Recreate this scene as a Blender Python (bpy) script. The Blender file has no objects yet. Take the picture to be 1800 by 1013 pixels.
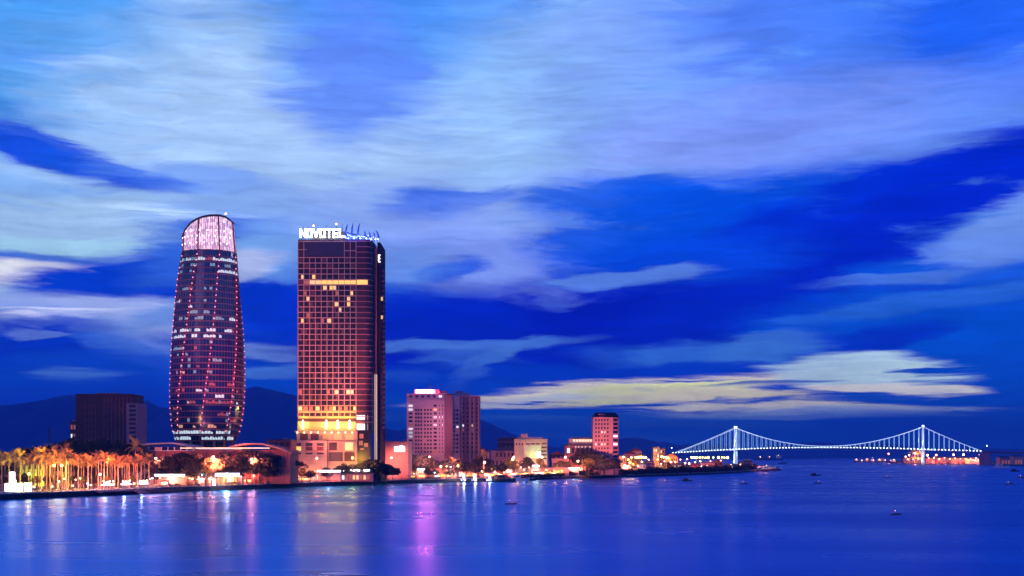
import bpy, math, random
from mathutils import Vector, Matrix
R = math.radians
rnd = random.Random(7)
sc = bpy.context.scene
COL = sc.collection

# ---------------------------------------------------------------- camera (level, the horizon low in the frame)
F, CX, HY, CH = 2165.0, 900.0, 803.0, 18.0      # focal length in photo pixels, axis column, horizon row, eye height above the water
cd = bpy.data.cameras.new('camera'); cam = bpy.data.objects.new('camera', cd); COL.objects.link(cam)
cam.location = (0, 0, CH); cam.rotation_euler = (R(90), 0, 0)
cd.sensor_width = 36; cd.lens = F/1800*36; cd.shift_y = (HY-506.5)/1800
cd.clip_start = 1; cd.clip_end = 60000
sc.camera = cam
sc.view_settings.view_transform = 'Standard'; sc.view_settings.look = 'None'
sc.view_settings.exposure = 0; sc.view_settings.gamma = 1
sc.cycles.use_denoising = True
sc.cycles.max_bounces = 6; sc.cycles.volume_bounces = 0
sc.cycles.sample_clamp_indirect = 4
sc.cycles.volume_max_steps = 64

def lin(c, k=1.0):
    return tuple(k*(((v/255)/12.92) if v/255 <= .04045 else (((v/255)+.055)/1.055)**2.4) for v in c) + (1,)

# ---------------------------------------------------------------- dusk sky: cloud masses laid out by azimuth and elevation
w = bpy.data.worlds.new('World'); sc.world = w; w.use_nodes = True
nt = w.node_tree; N, L = nt.nodes, nt.links
for n in list(N): N.remove(n)
def node(t, **k):
    n = N.new(t)
    for a, b in k.items(): setattr(n, a, b)
    return n
def wmath(op, a, b=None):
    n = node('ShaderNodeMath', operation=op)
    for i, v in enumerate((a, b)):
        if v is None: continue
        if isinstance(v, (int, float)): n.inputs[i].default_value = v
        else: L.new(v, n.inputs[i])
    return n.outputs[0]
tc = node('ShaderNodeTexCoord'); sp = node('ShaderNodeSeparateXYZ'); L.new(tc.outputs['Generated'], sp.inputs[0])
az = wmath('MULTIPLY', wmath('ARCTAN2', sp.outputs[0], sp.outputs[1]), F/100)
el0 = wmath('MULTIPLY', wmath('ARCSINE', sp.outputs[2]), F/100)
el = wmath('ABSOLUTE', el0)
cb = node('ShaderNodeCombineXYZ'); L.new(az, cb.inputs[0]); L.new(el, cb.inputs[1])
def warp(src, sx, sy, scale, amp, seed, detail=5, rough=.55, rot=0):
    m = node('ShaderNodeMapping'); L.new(src, m.inputs[0]); m.inputs['Scale'].default_value = (sx, sy, 1); m.inputs['Location'].default_value = (seed, seed*1.7, 0)
    m.inputs['Rotation'].default_value = (0, 0, R(rot))
    n = node('ShaderNodeTexNoise'); n.inputs['Scale'].default_value = scale; n.inputs['Detail'].default_value = detail; n.inputs['Roughness'].default_value = rough
    L.new(m.outputs[0], n.inputs['Vector'])
    s = node('ShaderNodeVectorMath', operation='SUBTRACT'); L.new(n.outputs['Color'], s.inputs[0]); s.inputs[1].default_value = (.5, .5, .5)
    q = node('ShaderNodeVectorMath', operation='MULTIPLY'); L.new(s.outputs[0], q.inputs[0]); q.inputs[1].default_value = (amp[0], amp[1], 0)
    a = node('ShaderNodeVectorMath', operation='ADD'); L.new(src, a.inputs[0]); L.new(q.outputs[0], a.inputs[1])
    return a.outputs[0]
warped = warp(cb.outputs[0], .5, 1.3, .6, (1.7, .62), 3.1, 3, .5)
warped = warp(warped, .3, 2.2, 2.4, (1.3, .25), 9.4, 8, .68, 3)
fine = warp(cb.outputs[0], .2, 2.6, 1.6, (1.6, .34), 5.2, 6, .6, 2)
def skp(px, py):
    a = math.atan((px-CX)/F); return a*F/100, math.atan((HY-py)/F*math.cos(a))*F/100
ramp = node('ShaderNodeValToRGB'); ramp.color_ramp.interpolation = 'EASE'
stops = [(803, (4,92,205)), (745, (2,100,215)), (690, (0,80,212)), (600, (6,66,208)), (480, (40,104,226)), (390, (84,144,236)), (270, (112,162,240)), (120, (104,160,240)), (0, (78,140,238)), (-300, (36,96,222)), (-700, (10,50,180)), (-1200, (6,34,140))]
mx = 34.0
els = [max(0, (HY-y)/F*100*F/100/F*F/100*1.0) if False else math.atan((HY-y)/F)*F/100 for y, _ in stops]
cr = ramp.color_ramp
while len(cr.elements) < len(stops): cr.elements.new(.5)
for e, v, (y, c) in zip(cr.elements, els, stops): e.position = min(1, v/mx)
for e, v, (y, c) in zip(cr.elements, els, stops): e.color = lin(c)
sw = node('ShaderNodeSeparateXYZ'); L.new(warped, sw.inputs[0])
L.new(wmath('MULTIPLY', sw.outputs[1], 1/mx), ramp.inputs[0])
col = ramp.outputs[0]
def nmask(sx, sy, scale, lo, hi, seed, det, rot=0, rough=.55, src=None):
    m = node('ShaderNodeMapping'); L.new(src or warped, m.inputs[0]); m.inputs['Scale'].default_value = (sx, sy, 1); m.inputs['Location'].default_value = (seed, seed*.7, 0); m.inputs['Rotation'].default_value = (0, 0, R(rot))
    n = node('ShaderNodeTexNoise'); n.inputs['Scale'].default_value = scale; n.inputs['Detail'].default_value = det; n.inputs['Roughness'].default_value = rough; L.new(m.outputs[0], n.inputs['Vector'])
    q = node('ShaderNodeMapRange'); L.new(n.outputs[0], q.inputs['Value']); q.inputs['From Min'].default_value = .3; q.inputs['From Max'].default_value = .7; q.inputs['To Min'].default_value = lo; q.inputs['To Max'].default_value = hi
    return q.outputs[0]
soft_n = nmask(.3, 1.5, 1.5, .4, 1.9, 2.2, 6, -4, .6)
streaky = nmask(.16, 3.4, 1.7, -.55, 2.25, 7.7, 6, 1, .6, fine)
def blob(px, py, rx, ry, c, k=1.0, rot=0, soft=.6, src=None):
    global col
    u, v = skp(px, py)
    m = node('ShaderNodeMapping', vector_type='TEXTURE'); L.new(src or warped, m.inputs[0])
    m.inputs['Location'].default_value = (u, v, 0); m.inputs['Rotation'].default_value = (0, 0, R(rot)); m.inputs['Scale'].default_value = (rx/100, ry/100, 1)
    g = node('ShaderNodeTexGradient', gradient_type='SPHERICAL'); L.new(m.outputs[0], g.inputs[0])
    gm = wmath('MULTIPLY', g.outputs[1], streaky if src is not None else soft_n)
    r = node('ShaderNodeMapRange', interpolation_type='SMOOTHSTEP'); L.new(gm, r.inputs['Value'])
    r.inputs['From Max'].default_value = soft; r.inputs['To Max'].default_value = k
    x = node('ShaderNodeMix', data_type='RGBA'); L.new(r.outputs[0], x.inputs['Factor'])
    L.new(col, x.inputs[6]); x.inputs[7].default_value = lin(c); col = x.outputs[2]
SKY_BLOBS = '''
# px py rx ry  r g b  k rot soft [fine]
250 200 560 320 154 194 242 .9 -10 .7
60 60 330 200 58 150 236 .85 -20 .7
55 100 90 30 28 120 226 .6 -5 .8
70 180 230 60 62 150 230 .8 -4 .7
60 205 160 24 40 120 226 .5 -4 .7
420 250 460 190 167 202 244 .85 -14 .7
740 290 460 200 165 200 244 .85 -5 .8
960 190 300 320 150 194 246 .75 0 .8
680 20 320 120 66 142 242 .7 0 .8
620 130 150 170 92 138 248 .9 -50 .7
1180 100 340 260 128 166 250 .75 20 .8
1060 330 350 100 141 172 246 .75 14 .8
1500 90 440 260 62 116 242 .8 -10 .8
1780 30 340 190 22 92 234 .9 -20 .8
1620 220 380 130 102 144 246 .7 10 .8
1350 230 420 120 130 156 248 .7 6 .8
1500 315 300 40 114 152 240 .6 10 .7
# left streaks
30 250 160 34 14 74 220 .9 -6 .6
90 275 140 20 16 76 220 .9 -10 .6
200 300 150 22 20 84 222 .85 -10 .6
270 326 130 20 10 74 218 .85 -4 .6
360 320 200 30 90 140 238 .6 -4 .6
90 345 280 34 132 180 240 .8 -6 .7
150 395 390 66 165 202 238 .9 4 .6
60 430 240 22 165 214 238 .8 4 .6
470 400 260 80 128 170 240 .8 -4 .7
330 380 200 20 176 206 240 .7 -3 0.75 f
20 455 160 20 30 90 216 .8 4 .6
40 500 180 48 235 238 244 1 4 .45
40 525 240 30 145 190 240 .8 0 .6
220 500 250 66 2 60 206 1 8 .55
380 430 170 50 34 96 222 .85 6 .6
320 470 160 40 60 116 226 .6 10 .7
110 565 340 54 167 188 244 .95 3 .5
200 600 240 40 121 156 236 .7 -14 .6
330 545 160 34 97 150 236 .7 20 .6
50 615 190 60 2 54 200 1 4 .55
240 625 120 34 60 116 226 .7 -20 .6
180 655 260 40 10 76 210 .8 0 .6
130 657 110 14 90 144 230 .7 0 0.75 f
120 690 260 30 6 70 208 .8 0 .7
480 460 110 70 125 174 240 .9 0 .6
460 550 130 76 2 50 200 1 0 .6
480 612 170 22 121 158 236 .9 0 .55
500 650 130 18 84 138 232 .9 6 .55
450 470 100 30 194 206 246 .8 6 .5
30 548 200 12 209 214 244 .7 2 0.6 f
60 590 90 10 121 156 234 .6 0 .5
# middle
760 400 330 110 135 170 246 .7 -4 .7
750 362 130 40 40 98 226 .95 4 .6
830 345 110 18 60 110 230 .8 4 .6
830 440 280 110 141 170 246 .9 -4 .7
930 485 340 76 128 156 244 .9 -10 .6
785 478 80 26 26 84 220 .9 10 .55
640 470 200 60 97 150 236 .6 0 .7
1100 345 240 60 34 100 230 .95 4 .6
1180 400 330 110 6 84 226 .95 6 .6
1330 400 360 120 0 76 222 .95 10 .7
1560 370 460 90 0 44 208 1 14 .6
1740 305 260 70 0 36 202 .95 16 .7
1480 450 280 90 0 32 196 .95 20 .7
1190 465 300 60 4 70 222 .85 6 .7
1690 480 240 40 6 84 220 .8 0 .6
1790 400 130 62 113 154 238 1 16 .5
1740 440 130 26 106 148 238 .8 0 .55
1560 490 230 14 80 130 230 .8 2 .5
1600 505 200 10 14 60 206 .7 0 .5
1000 575 640 104 0 28 192 1 3 .6
1060 562 400 60 0 16 178 .9 2 .7
760 560 240 70 0 34 194 .8 0 .7
1290 540 260 60 0 34 198 .8 10 .7
1100 484 170 20 97 142 238 .9 4 .5
1600 560 340 70 2 84 218 .9 0 .7
1640 530 320 22 50 118 226 .6 6 .6
1720 640 320 120 0 84 212 .9 0 .8
1560 590 120 22 0 44 198 .9 10 .6
1430 600 110 24 0 50 200 .8 0 .6
# low clouds
900 605 200 16 80 134 230 .8 4 .6
860 640 90 24 84 138 230 .9 30 .55
830 632 120 18 66 120 226 .7 0 .6
1250 620 270 26 56 120 224 .9 0 .6
1370 612 130 34 70 132 224 .7 8 .6
720 606 190 14 84 136 230 .8 0 .6
720 655 90 12 60 120 226 .7 0 .6
760 665 300 30 2 64 208 .7 0 .7
1150 655 330 26 0 62 210 .9 0 .6
1080 690 420 24 235 226 196 1 4 0.51 f
1130 690 280 20 235 238 150 1 4 0.45 f
930 705 180 12 209 216 220 .9 6 0.6 f
1280 699 260 18 235 226 170 1 -2 0.54 f
1540 660 180 40 189 220 226 1 -2 0.51 f
1470 640 150 14 184 216 232 .6 4 0.6 f
1560 686 170 12 235 232 214 1 -2 0.52 f
1320 718 380 13 227 222 190 1 0 0.54 f
1620 718 260 10 176 196 214 .8 0 0.6 f
1380 728 420 10 132 166 212 .8 0 0.68 f
1470 704 180 6 0 80 206 .9 -1 0.75 f
1340 676 170 6 0 80 206 .8 3 0.75 f
960 735 520 12 70 134 218 .7 0 0.9 f
1120 750 420 14 62 124 212 .6 0 0.9 f
1000 768 420 10 60 116 206 .5 0 0.9 f
1650 750 420 40 2 74 200 .7 0 .8
300 740 620 60 2 52 200 .7 0 .8
'''
for ln in SKY_BLOBS.strip().splitlines():
    ln = ln.split('#')[0].split()
    if not ln: continue
    v = [float(q) for q in ln[:10]]
    if len(ln) > 10 and v[5] > 150: v[4:7] = [q*1.16 for q in v[4:7]]
    blob(v[0], v[1], v[2], v[3], v[4:7], v[7], v[8], v[9], fine if len(ln) > 10 else None)
# a streaky, slight unevenness of brightness
mm = node('ShaderNodeMapping'); L.new(warped, mm.inputs[0]); mm.inputs['Scale'].default_value = (.35, 2.2, 1); mm.inputs['Rotation'].default_value = (0, 0, R(-4))
nn = node('ShaderNodeTexNoise'); nn.inputs['Scale'].default_value = 1.1; nn.inputs['Detail'].default_value = 6; nn.inputs['Roughness'].default_value = .55; L.new(mm.outputs[0], nn.inputs['Vector'])
mr = node('ShaderNodeMapRange'); L.new(nn.outputs[0], mr.inputs['Value']); mr.inputs['From Min'].default_value = .3; mr.inputs['From Max'].default_value = .7
mr.inputs['To Min'].default_value = 1.08; mr.inputs['To Max'].default_value = 1.38
bg = node('ShaderNodeBackground'); L.new(col, bg.inputs[0]); L.new(wmath('MULTIPLY', wmath('MULTIPLY', mr.outputs[0], nmask(.3, 2.6, 3.4, .86, 1.14, 4.1, 7, -3, .68)), nmask(.5, 1.1, 1.1, .93, 1.07, 8.1, 5, -8, .6)), bg.inputs[1])
wo = node('ShaderNodeOutputWorld'); L.new(bg.outputs[0], wo.inputs[0])
w.cycles.sampling_method = 'MANUAL'; w.cycles.sample_map_resolution = 512

# pink fill added from behind the camera as dusk afterglow: one broad, low, warm pink sun
sd = bpy.data.lights.new('sun', 'SUN'); sun = bpy.data.objects.new('sun', sd); COL.objects.link(sun)
sd.energy = 0.22; sd.angle = R(25); sd.color = (1, .36, .34)
sun.rotation_euler = (R(72), 0, R(-22))

# ---------------------------------------------------------------- helpers
GZ = 2.5
def wx(px, Y): return (px-CX)/F*Y
def wz(py, Y): return CH+(HY-py)/F*Y
def dist(py, z=0.0): return (CH-z)*F/(py-HY)

def mat(name, c, rough=.7, metal=0.0, emit=None, ek=0.0, var=.0, vscale=.4, spec=None):
    m = bpy.data.materials.new(name); m.use_nodes = True
    b = m.node_tree.nodes['Principled BSDF']; l = m.node_tree.links
    c4 = tuple(c[:3])+(1,)
    b.inputs['Base Color'].default_value = c4; b.inputs['Roughness'].default_value = rough; b.inputs['Metallic'].default_value = metal
    if spec is not None: b.inputs['Specular IOR Level'].default_value = spec
    if var:
        t = m.node_tree.nodes.new('ShaderNodeTexCoord'); n = m.node_tree.nodes.new('ShaderNodeTexNoise'); n.inputs['Scale'].default_value = vscale; n.inputs['Detail'].default_value = 5
        l.new(t.outputs['Object'], n.inputs['Vector'])
        r = m.node_tree.nodes.new('ShaderNodeMapRange'); l.new(n.outputs[0], r.inputs[0]); r.inputs[1].default_value = .3; r.inputs[2].default_value = .7
        r.inputs[3].default_value = 1-var; r.inputs[4].default_value = 1+var
        h = m.node_tree.nodes.new('ShaderNodeVectorMath'); h.operation = 'SCALE'; h.inputs[0].default_value = c4[:3]; l.new(r.outputs[0], h.inputs['Scale'])
        l.new(h.outputs[0], b.inputs['Base Color'])
    if emit is not None:
        b.inputs['Emission Color'].default_value = tuple(emit[:3])+(1,); b.inputs['Emission Strength'].default_value = ek
    return m

class MB:
    def __init__(s): s.v = []; s.f = []; s.m = []
    def face(s, pts, m=0):
        i = len(s.v); s.v += [tuple(p) for p in pts]; s.f.append(tuple(range(i, i+len(pts)))); s.m.append(m)
    def box(s, x0, x1, y0, y1, z0, z1, m=0, M=None):
        i = len(s.v); P = [(x0,y0,z0),(x1,y0,z0),(x1,y1,z0),(x0,y1,z0),(x0,y0,z1),(x1,y0,z1),(x1,y1,z1),(x0,y1,z1)]
        if M is not None: P = [tuple(M @ Vector(p)) for p in P]
        s.v += P
        for q in ((0,3,2,1),(4,5,6,7),(0,1,5,4),(1,2,6,5),(2,3,7,6),(3,0,4,7)): s.f.append(tuple(i+k for k in q)); s.m.append(m)
        return s
    def prism(s, poly, z0, z1, m=0, top=None):
        n = len(poly); i = len(s.v); t = top or poly
        s.v += [(x, y, z0) for x, y in poly]+[(x, y, z1) for x, y in t]
        s.f.append(tuple(i+k for k in reversed(range(n)))); s.f.append(tuple(i+n+k for k in range(n))); s.m += [m, m]
        for k in range(n): s.f.append((i+k, i+(k+1) % n, i+n+(k+1) % n, i+n+k)); s.m.append(m)
        return s
    def tube(s, pts, rs, n=6, m=0, cap=True):
        pts = [Vector(p) for p in pts]; rings = []
        if isinstance(rs, (int, float)): rs = [rs]*len(pts)
        for k, p in enumerate(pts):
            d = (pts[min(k+1, len(pts)-1)]-pts[max(k-1, 0)]).normalized()
            a = d.cross(Vector((0, 0, 1)) if abs(d.z) < .9 else Vector((1, 0, 0))).normalized(); b = d.cross(a)
            i = len(s.v); rings.append(i)
            s.v += [tuple(p+(a*math.cos(t*2*math.pi/n)+b*math.sin(t*2*math.pi/n))*rs[k]) for t in range(n)]
        for r0, r1 in zip(rings, rings[1:]):
            for t in range(n): s.f.append((r0+t, r0+(t+1) % n, r1+(t+1) % n, r1+t)); s.m.append(m)
        if cap:
            s.f.append(tuple(rings[0]+t for t in reversed(range(n)))); s.f.append(tuple(rings[-1]+t for t in range(n))); s.m += [m, m]
        return s
    def ball(s, c, r, m=0, n=8, k=5, sz=1.0):
        i = len(s.v); s.v.append((c[0], c[1], c[2]-r*sz))
        for a in range(1, k):
            ph = -math.pi/2+math.pi*a/k
            for t in range(n): s.v.append((c[0]+r*math.cos(ph)*math.cos(t*2*math.pi/n), c[1]+r*math.cos(ph)*math.sin(t*2*math.pi/n), c[2]+r*sz*math.sin(ph)))
        s.v.append((c[0], c[1], c[2]+r*sz)); top = len(s.v)-1
        for t in range(n):
            s.f.append((i, i+1+(t+1) % n, i+1+t)); s.m.append(m)
            s.f.append((top, i+1+(k-2)*n+t, i+1+(k-2)*n+(t+1) % n)); s.m.append(m)
            for a in range(k-2): s.f.append((i+1+a*n+t, i+1+a*n+(t+1) % n, i+1+(a+1)*n+(t+1) % n, i+1+(a+1)*n+t)); s.m.append(m)
        return s
    def mesh(s, name, mats, smooth=False):
        me = bpy.data.meshes.new(name); me.from_pydata(s.v, [], s.f)
        for q in (mats if isinstance(mats, (list, tuple)) else [mats]): me.materials.append(q)
        me.polygons.foreach_set('material_index', s.m)
        if smooth: me.polygons.foreach_set('use_smooth', [True]*len(s.f))
        me.update(); return me
    def build(s, name, mats, parent=None, loc=None, smooth=False, kind=None, **tags):
        o = bpy.data.objects.new(name, s.mesh(name, mats, smooth)); COL.objects.link(o)
        if loc: o.location = loc
        if parent: o.parent = parent
        if kind: o['kind'] = kind
        for k, v in tags.items(): o[k] = v
        return o
def link(name, me, parent=None, loc=(0,0,0), rz=0, scale=None, **tags):
    o = bpy.data.objects.new(name, me); COL.objects.link(o); o.location = loc; o.rotation_euler = (0, 0, rz)
    if scale: o.scale = scale if isinstance(scale, tuple) else (scale,)*3
    if parent: o.parent = parent
    for k, v in tags.items(): o[k] = v
    return o
def thing(name, label, cat, loc, rz=0, group=None):
    o = bpy.data.objects.new(name, None); COL.objects.link(o); o.location = loc; o.rotation_euler = (0, 0, rz)
    o['label'] = label; o['category'] = cat; o.empty_display_size = .1
    if group: o['group'] = group
    return o
def point(loc, P, c, r=.5, parent=None, name='lamp_light'):
    d = bpy.data.lights.new(name, 'POINT'); d.energy = P; d.color = c; d.shadow_soft_size = r
    o = bpy.data.objects.new(name, d); COL.objects.link(o); o.location = loc
    if parent: o.parent = parent
    return o
def spot(loc, tgt, P, c, ang=60, r=.5, parent=None, blend=.5, name='flood_light'):
    d = bpy.data.lights.new(name, 'SPOT'); d.energy = P; d.color = c; d.shadow_soft_size = r; d.spot_size = R(ang); d.spot_blend = blend
    o = bpy.data.objects.new(name, d); COL.objects.link(o); o.location = loc
    o.rotation_euler = (Vector(tgt)-Vector(loc)).to_track_quat('-Z', 'Y').to_euler()
    if parent: o.parent = parent
    return o
ORD = ['leftmost', 'second', 'third', 'fourth', 'fifth', 'sixth', 'seventh', 'eighth', 'ninth', 'tenth', 'eleventh', 'twelfth', 'thirteenth', 'fourteenth', 'fifteenth', 'sixteenth', 'seventeenth', 'eighteenth', 'nineteenth', 'twentieth', 'twenty-first', 'twenty-second', 'twenty-third', 'twenty-fourth', 'twenty-fifth', 'twenty-sixth', 'twenty-seventh', 'twenty-eighth', 'twenty-ninth', 'thirtieth']
def nth(i, what): return (f'leftmost {what}' if i == 0 else f'{ORD[i]} from the left {what}')

# shared colours (base colours of real surfaces)
M = {}
M['dark_glass'] = mat('dark_glass', (.012,.006,.012), .25, 0, spec=.5)
M['glass_maroon'] = mat('glass_maroon', (.014,.004,.007), .35, spec=.35)
M['concrete'] = mat('concrete', (.34,.30,.29), .8, var=.12)
M['stone_pink'] = mat('stone_pink', (.50,.27,.24), .75, var=.08)
M['stone_rose'] = mat('stone_rose', (.36,.14,.13), .7, var=.1)
M['brown'] = mat('brown', (.10,.035,.03), .8, var=.15)
M['cream'] = mat('cream', (.55,.42,.33), .8, var=.07)
M['white'] = mat('white', (.78,.76,.76), .6, var=.04)
M['black'] = mat('black', (.012,.012,.014), .6)
M['dark_metal'] = mat('dark_metal', (.05,.05,.055), .45, .6)
M['grey_metal'] = mat('grey_metal', (.25,.25,.27), .45, .7)
M['red_roof'] = mat('red_roof', (.28,.05,.035), .8, var=.2, vscale=1)
M['slate'] = mat('slate', (.05,.045,.05), .7, var=.2)
M['paving'] = mat('paving', (.30,.24,.23), .75, var=.2, vscale=.15)
M['asphalt'] = mat('asphalt', (.05,.05,.052), .8, var=.15)
M['lit_white'] = mat('lit_white', (.5,.5,.5), .4, emit=(.95,1,1), ek=1.1)
M['lit_teal'] = mat('lit_teal', (.3,.4,.4), .4, emit=(.45,.8,.85), ek=.6)
M['lit_warm'] = mat('lit_warm', (.5,.4,.3), .4, emit=(1,.62,.2), ek=1.0)
M['lit_gold'] = mat('lit_gold', (.5,.4,.2), .4, emit=(1,.55,.08), ek=1.3)
M['lit_dim'] = mat('lit_dim', (.3,.15,.1), .4, emit=(1,.25,.12), ek=.3)
M['lit_green'] = mat('lit_green', (.3,.4,.1), .4, emit=(.7,1,.1), ek=.8)
M['glow_white'] = mat('glow_white', (.8,.8,.8), .4, emit=(.95,.9,1), ek=6)
M['glow_violet'] = mat('glow_violet', (.8,.8,.9), .4, emit=(.8,.75,1), ek=4)
M['bulb_warm'] = mat('bulb_warm', (.8,.8,.7), .4, emit=(1,.6,.22), ek=22)
M['bulb_red'] = mat('bulb_red', (.8,.5,.5), .4, emit=(1,.3,.2), ek=20)
M['bulb_white'] = mat('bulb_white', (.8,.8,.8), .4, emit=(.8,.92,1), ek=14)
M['bulb_yellow'] = mat('bulb_yellow', (.8,.8,.5), .4, emit=(1,.75,.12), ek=20)

# ---------------------------------------------------------------- water
def polymesh(name, pts, z, m, kind='structure', skirt=None):
    import bmesh
    bm = bmesh.new(); vs = [bm.verts.new((x, y, z)) for x, y in pts]
    es = [bm.edges.new((vs[i], vs[(i+1) % len(vs)])) for i in range(len(vs))]
    bmesh.ops.triangle_fill(bm, edges=es, use_beauty=True)
    for f in bm.faces:
        if f.normal.z < 0: f.normal_flip()
    if skirt is not None:
        lo = [bm.verts.new((x, y, skirt)) for x, y in pts]
        n = len(pts)
        for i in range(n): bm.faces.new((lo[i], lo[(i+1) % n], vs[(i+1) % n], vs[i]))
    me = bpy.data.meshes.new(name); bm.to_mesh(me); bm.free(); me.materials.append(m)
    o = bpy.data.objects.new(name, me); COL.objects.link(o); o['kind'] = kind; return o
wm = bpy.data.materials.new('river_water'); wm.use_nodes = True
n_, l_ = wm.node_tree.nodes, wm.node_tree.links; b_ = n_['Principled BSDF']
b_.inputs['Metallic'].default_value = .8; b_.inputs['Base Color'].default_value = (.001,.14,.72,1); b_.inputs['Specular Tint'].default_value = (.06,.5,1,1); b_.inputs['Roughness'].default_value = .26; b_.inputs['IOR'].default_value = 1.33
b_.inputs['Specular IOR Level'].default_value = .7
t_ = n_.new('ShaderNodeTexCoord'); m_ = n_.new('ShaderNodeMapping'); l_.new(t_.outputs['Object'], m_.inputs[0]); m_.inputs['Scale'].default_value = (.0035,.012,1); m_.inputs['Rotation'].default_value = (0,0,R(8))
q_ = n_.new('ShaderNodeTexNoise'); q_.inputs['Scale'].default_value = 1.6; q_.inputs['Detail'].default_value = 4; l_.new(m_.outputs[0], q_.inputs['Vector'])
r_ = n_.new('ShaderNodeMapRange'); l_.new(q_.outputs[0], r_.inputs[0]); r_.inputs[1].default_value = .35; r_.inputs[2].default_value = .65; r_.inputs[3].default_value = .25; r_.inputs[4].default_value = .32
l_.new(r_.outputs[0], b_.inputs['Roughness'])
b2 = n_.new('ShaderNodeBump'); b2.inputs['Strength'].default_value = .0; b2.inputs['Distance'].default_value = .6; l_.new(q_.outputs[0], b2.inputs['Height']); 
q2 = n_.new('ShaderNodeTexNoise'); q2.inputs['Scale'].default_value = .09; q2.inputs['Detail'].default_value = 3
m2 = n_.new('ShaderNodeMapping'); l_.new(t_.outputs['Object'], m2.inputs[0]); m2.inputs['Scale'].default_value = (.35,1,1); l_.new(m2.outputs[0], q2.inputs['Vector'])
b3 = n_.new('ShaderNodeBump'); b3.inputs['Strength'].default_value = .0; b3.inputs['Distance'].default_value = .5; l_.new(q2.outputs[0], b3.inputs['Height']); l_.new(b2.outputs[0], b3.inputs['Normal'])
l_.new(b3.outputs[0], b_.inputs['Normal'])
# brighter left, darker right: the sky's uneven reflection painted into the base colour
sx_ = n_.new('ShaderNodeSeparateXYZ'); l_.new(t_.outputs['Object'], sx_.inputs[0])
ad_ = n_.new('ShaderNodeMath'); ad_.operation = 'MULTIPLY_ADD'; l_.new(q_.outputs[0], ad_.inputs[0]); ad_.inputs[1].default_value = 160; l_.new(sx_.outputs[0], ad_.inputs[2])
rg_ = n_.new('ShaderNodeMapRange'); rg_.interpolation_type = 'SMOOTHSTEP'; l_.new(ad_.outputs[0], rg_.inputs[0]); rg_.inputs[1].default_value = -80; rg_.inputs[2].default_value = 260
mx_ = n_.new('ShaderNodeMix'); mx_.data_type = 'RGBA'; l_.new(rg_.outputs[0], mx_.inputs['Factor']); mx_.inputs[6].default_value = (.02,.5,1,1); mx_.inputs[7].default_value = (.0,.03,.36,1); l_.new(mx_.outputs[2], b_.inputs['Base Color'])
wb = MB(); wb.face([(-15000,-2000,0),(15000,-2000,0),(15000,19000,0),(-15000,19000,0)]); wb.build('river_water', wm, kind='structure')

# ---------------------------------------------------------------- land: the left bank and the far right bank
Q = [(-300,905),(-120,889),(0,879),(150,873),(300,865),(420,860.5),(520,856.5),(680,851),(780,848.5),(880,846.5),(940,844),(1000,841.5),(1060,840),(1130,838),(1190,836),(1250,834),(1290,832),(1340,828.5),(1365,826.5)]
QW = [(wx(p, dist(y)), dist(y)) for p, y in Q]
def quay_d(px):
    for (p0, y0), (p1, y1) in zip(Q, Q[1:]):
        if p0 <= px <= p1:
            return dist(y0+(y1-y0)*(px-p0)/(p1-p0))
    return dist(Q[-1][1]) if px > 0 else dist(Q[0][1])
back = [(1368,824.5),(1345,820.5),(1300,817.8),(1255,815.8),(1150,814),(900,813),(600,811.5),(300,808)]
LB = QW+[(wx(p, dist(y)), dist(y)) for p, y in back]+[(-9000,9500),(-9000,300),(-700,330)]
polymesh('ground', LB, GZ, M['paving'], skirt=-4)
RB = [(1503,812.2),(1560,813.5),(1600,816.4),(1625,817.6),(1660,816.6),(1720,816.4),(1732,817.6),(1770,819.6),(1800,820.6),(1860,823),(2000,826)]
RBW = [(wx(p, dist(y)), dist(y)) for p, y in RB]+[(2600,1700),(7000,2500),(7000,6200),(3000,6400),(1900,5600),(1300,4700)]
polymesh('ground', RBW, 1.6, M['slate'], skirt=-4)
# road behind the promenade, a sheet above the ground
def off(pts, d):
    out = []
    for i, (x, y) in enumerate(pts):
        a = Vector(pts[max(i-1, 0)]); b = Vector(pts[min(i+1, len(pts)-1)]); t = (b-a).normalized(); n = Vector((-t.y, t.x)); out.append((x+n.x*d, y+n.y*d))
    return out
QP = QW[:10]
road = off(QP, 34)+list(reversed(off(QP, 48)))
polymesh('road', road, GZ+.004, M['asphalt'])
line = off(QP, 40.85)+list(reversed(off(QP, 41.15)))
polymesh('road_marking', line, GZ+.008, M['white'])

# quay wall with its coping
qw = thing('quay_wall', 'long dark stone quay wall along the left bank of the river', 'wall', (0,0,0))
mb = MB(); o1 = off(QP, -.6)
for i in range(len(QP)-1):
    mb.face([(o1[i][0], o1[i][1], -1), (o1[i+1][0], o1[i+1][1], -1), (o1[i+1][0], o1[i+1][1], GZ-.25), (o1[i][0], o1[i][1], GZ-.25)])
    mb.face([(o1[i][0], o1[i][1], GZ-.25), (o1[i+1][0], o1[i+1][1], GZ-.25), (QP[i+1][0], QP[i+1][1], GZ-.25), (QP[i][0], QP[i][1], GZ-.25)])
mb.build('wall_face', mat('quay_stone', (.045,.025,.028), .9, var=.35, vscale=.3), qw)
mb = MB(); oa, ob = off(QP, -.75), off(QP, .8)
for i in range(len(QP)-1):
    P4 = [oa[i], oa[i+1], ob[i+1], ob[i]]; mb.prism(P4, GZ-.22, GZ+.12)
mb.build('coping', M['concrete'], qw)
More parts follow.
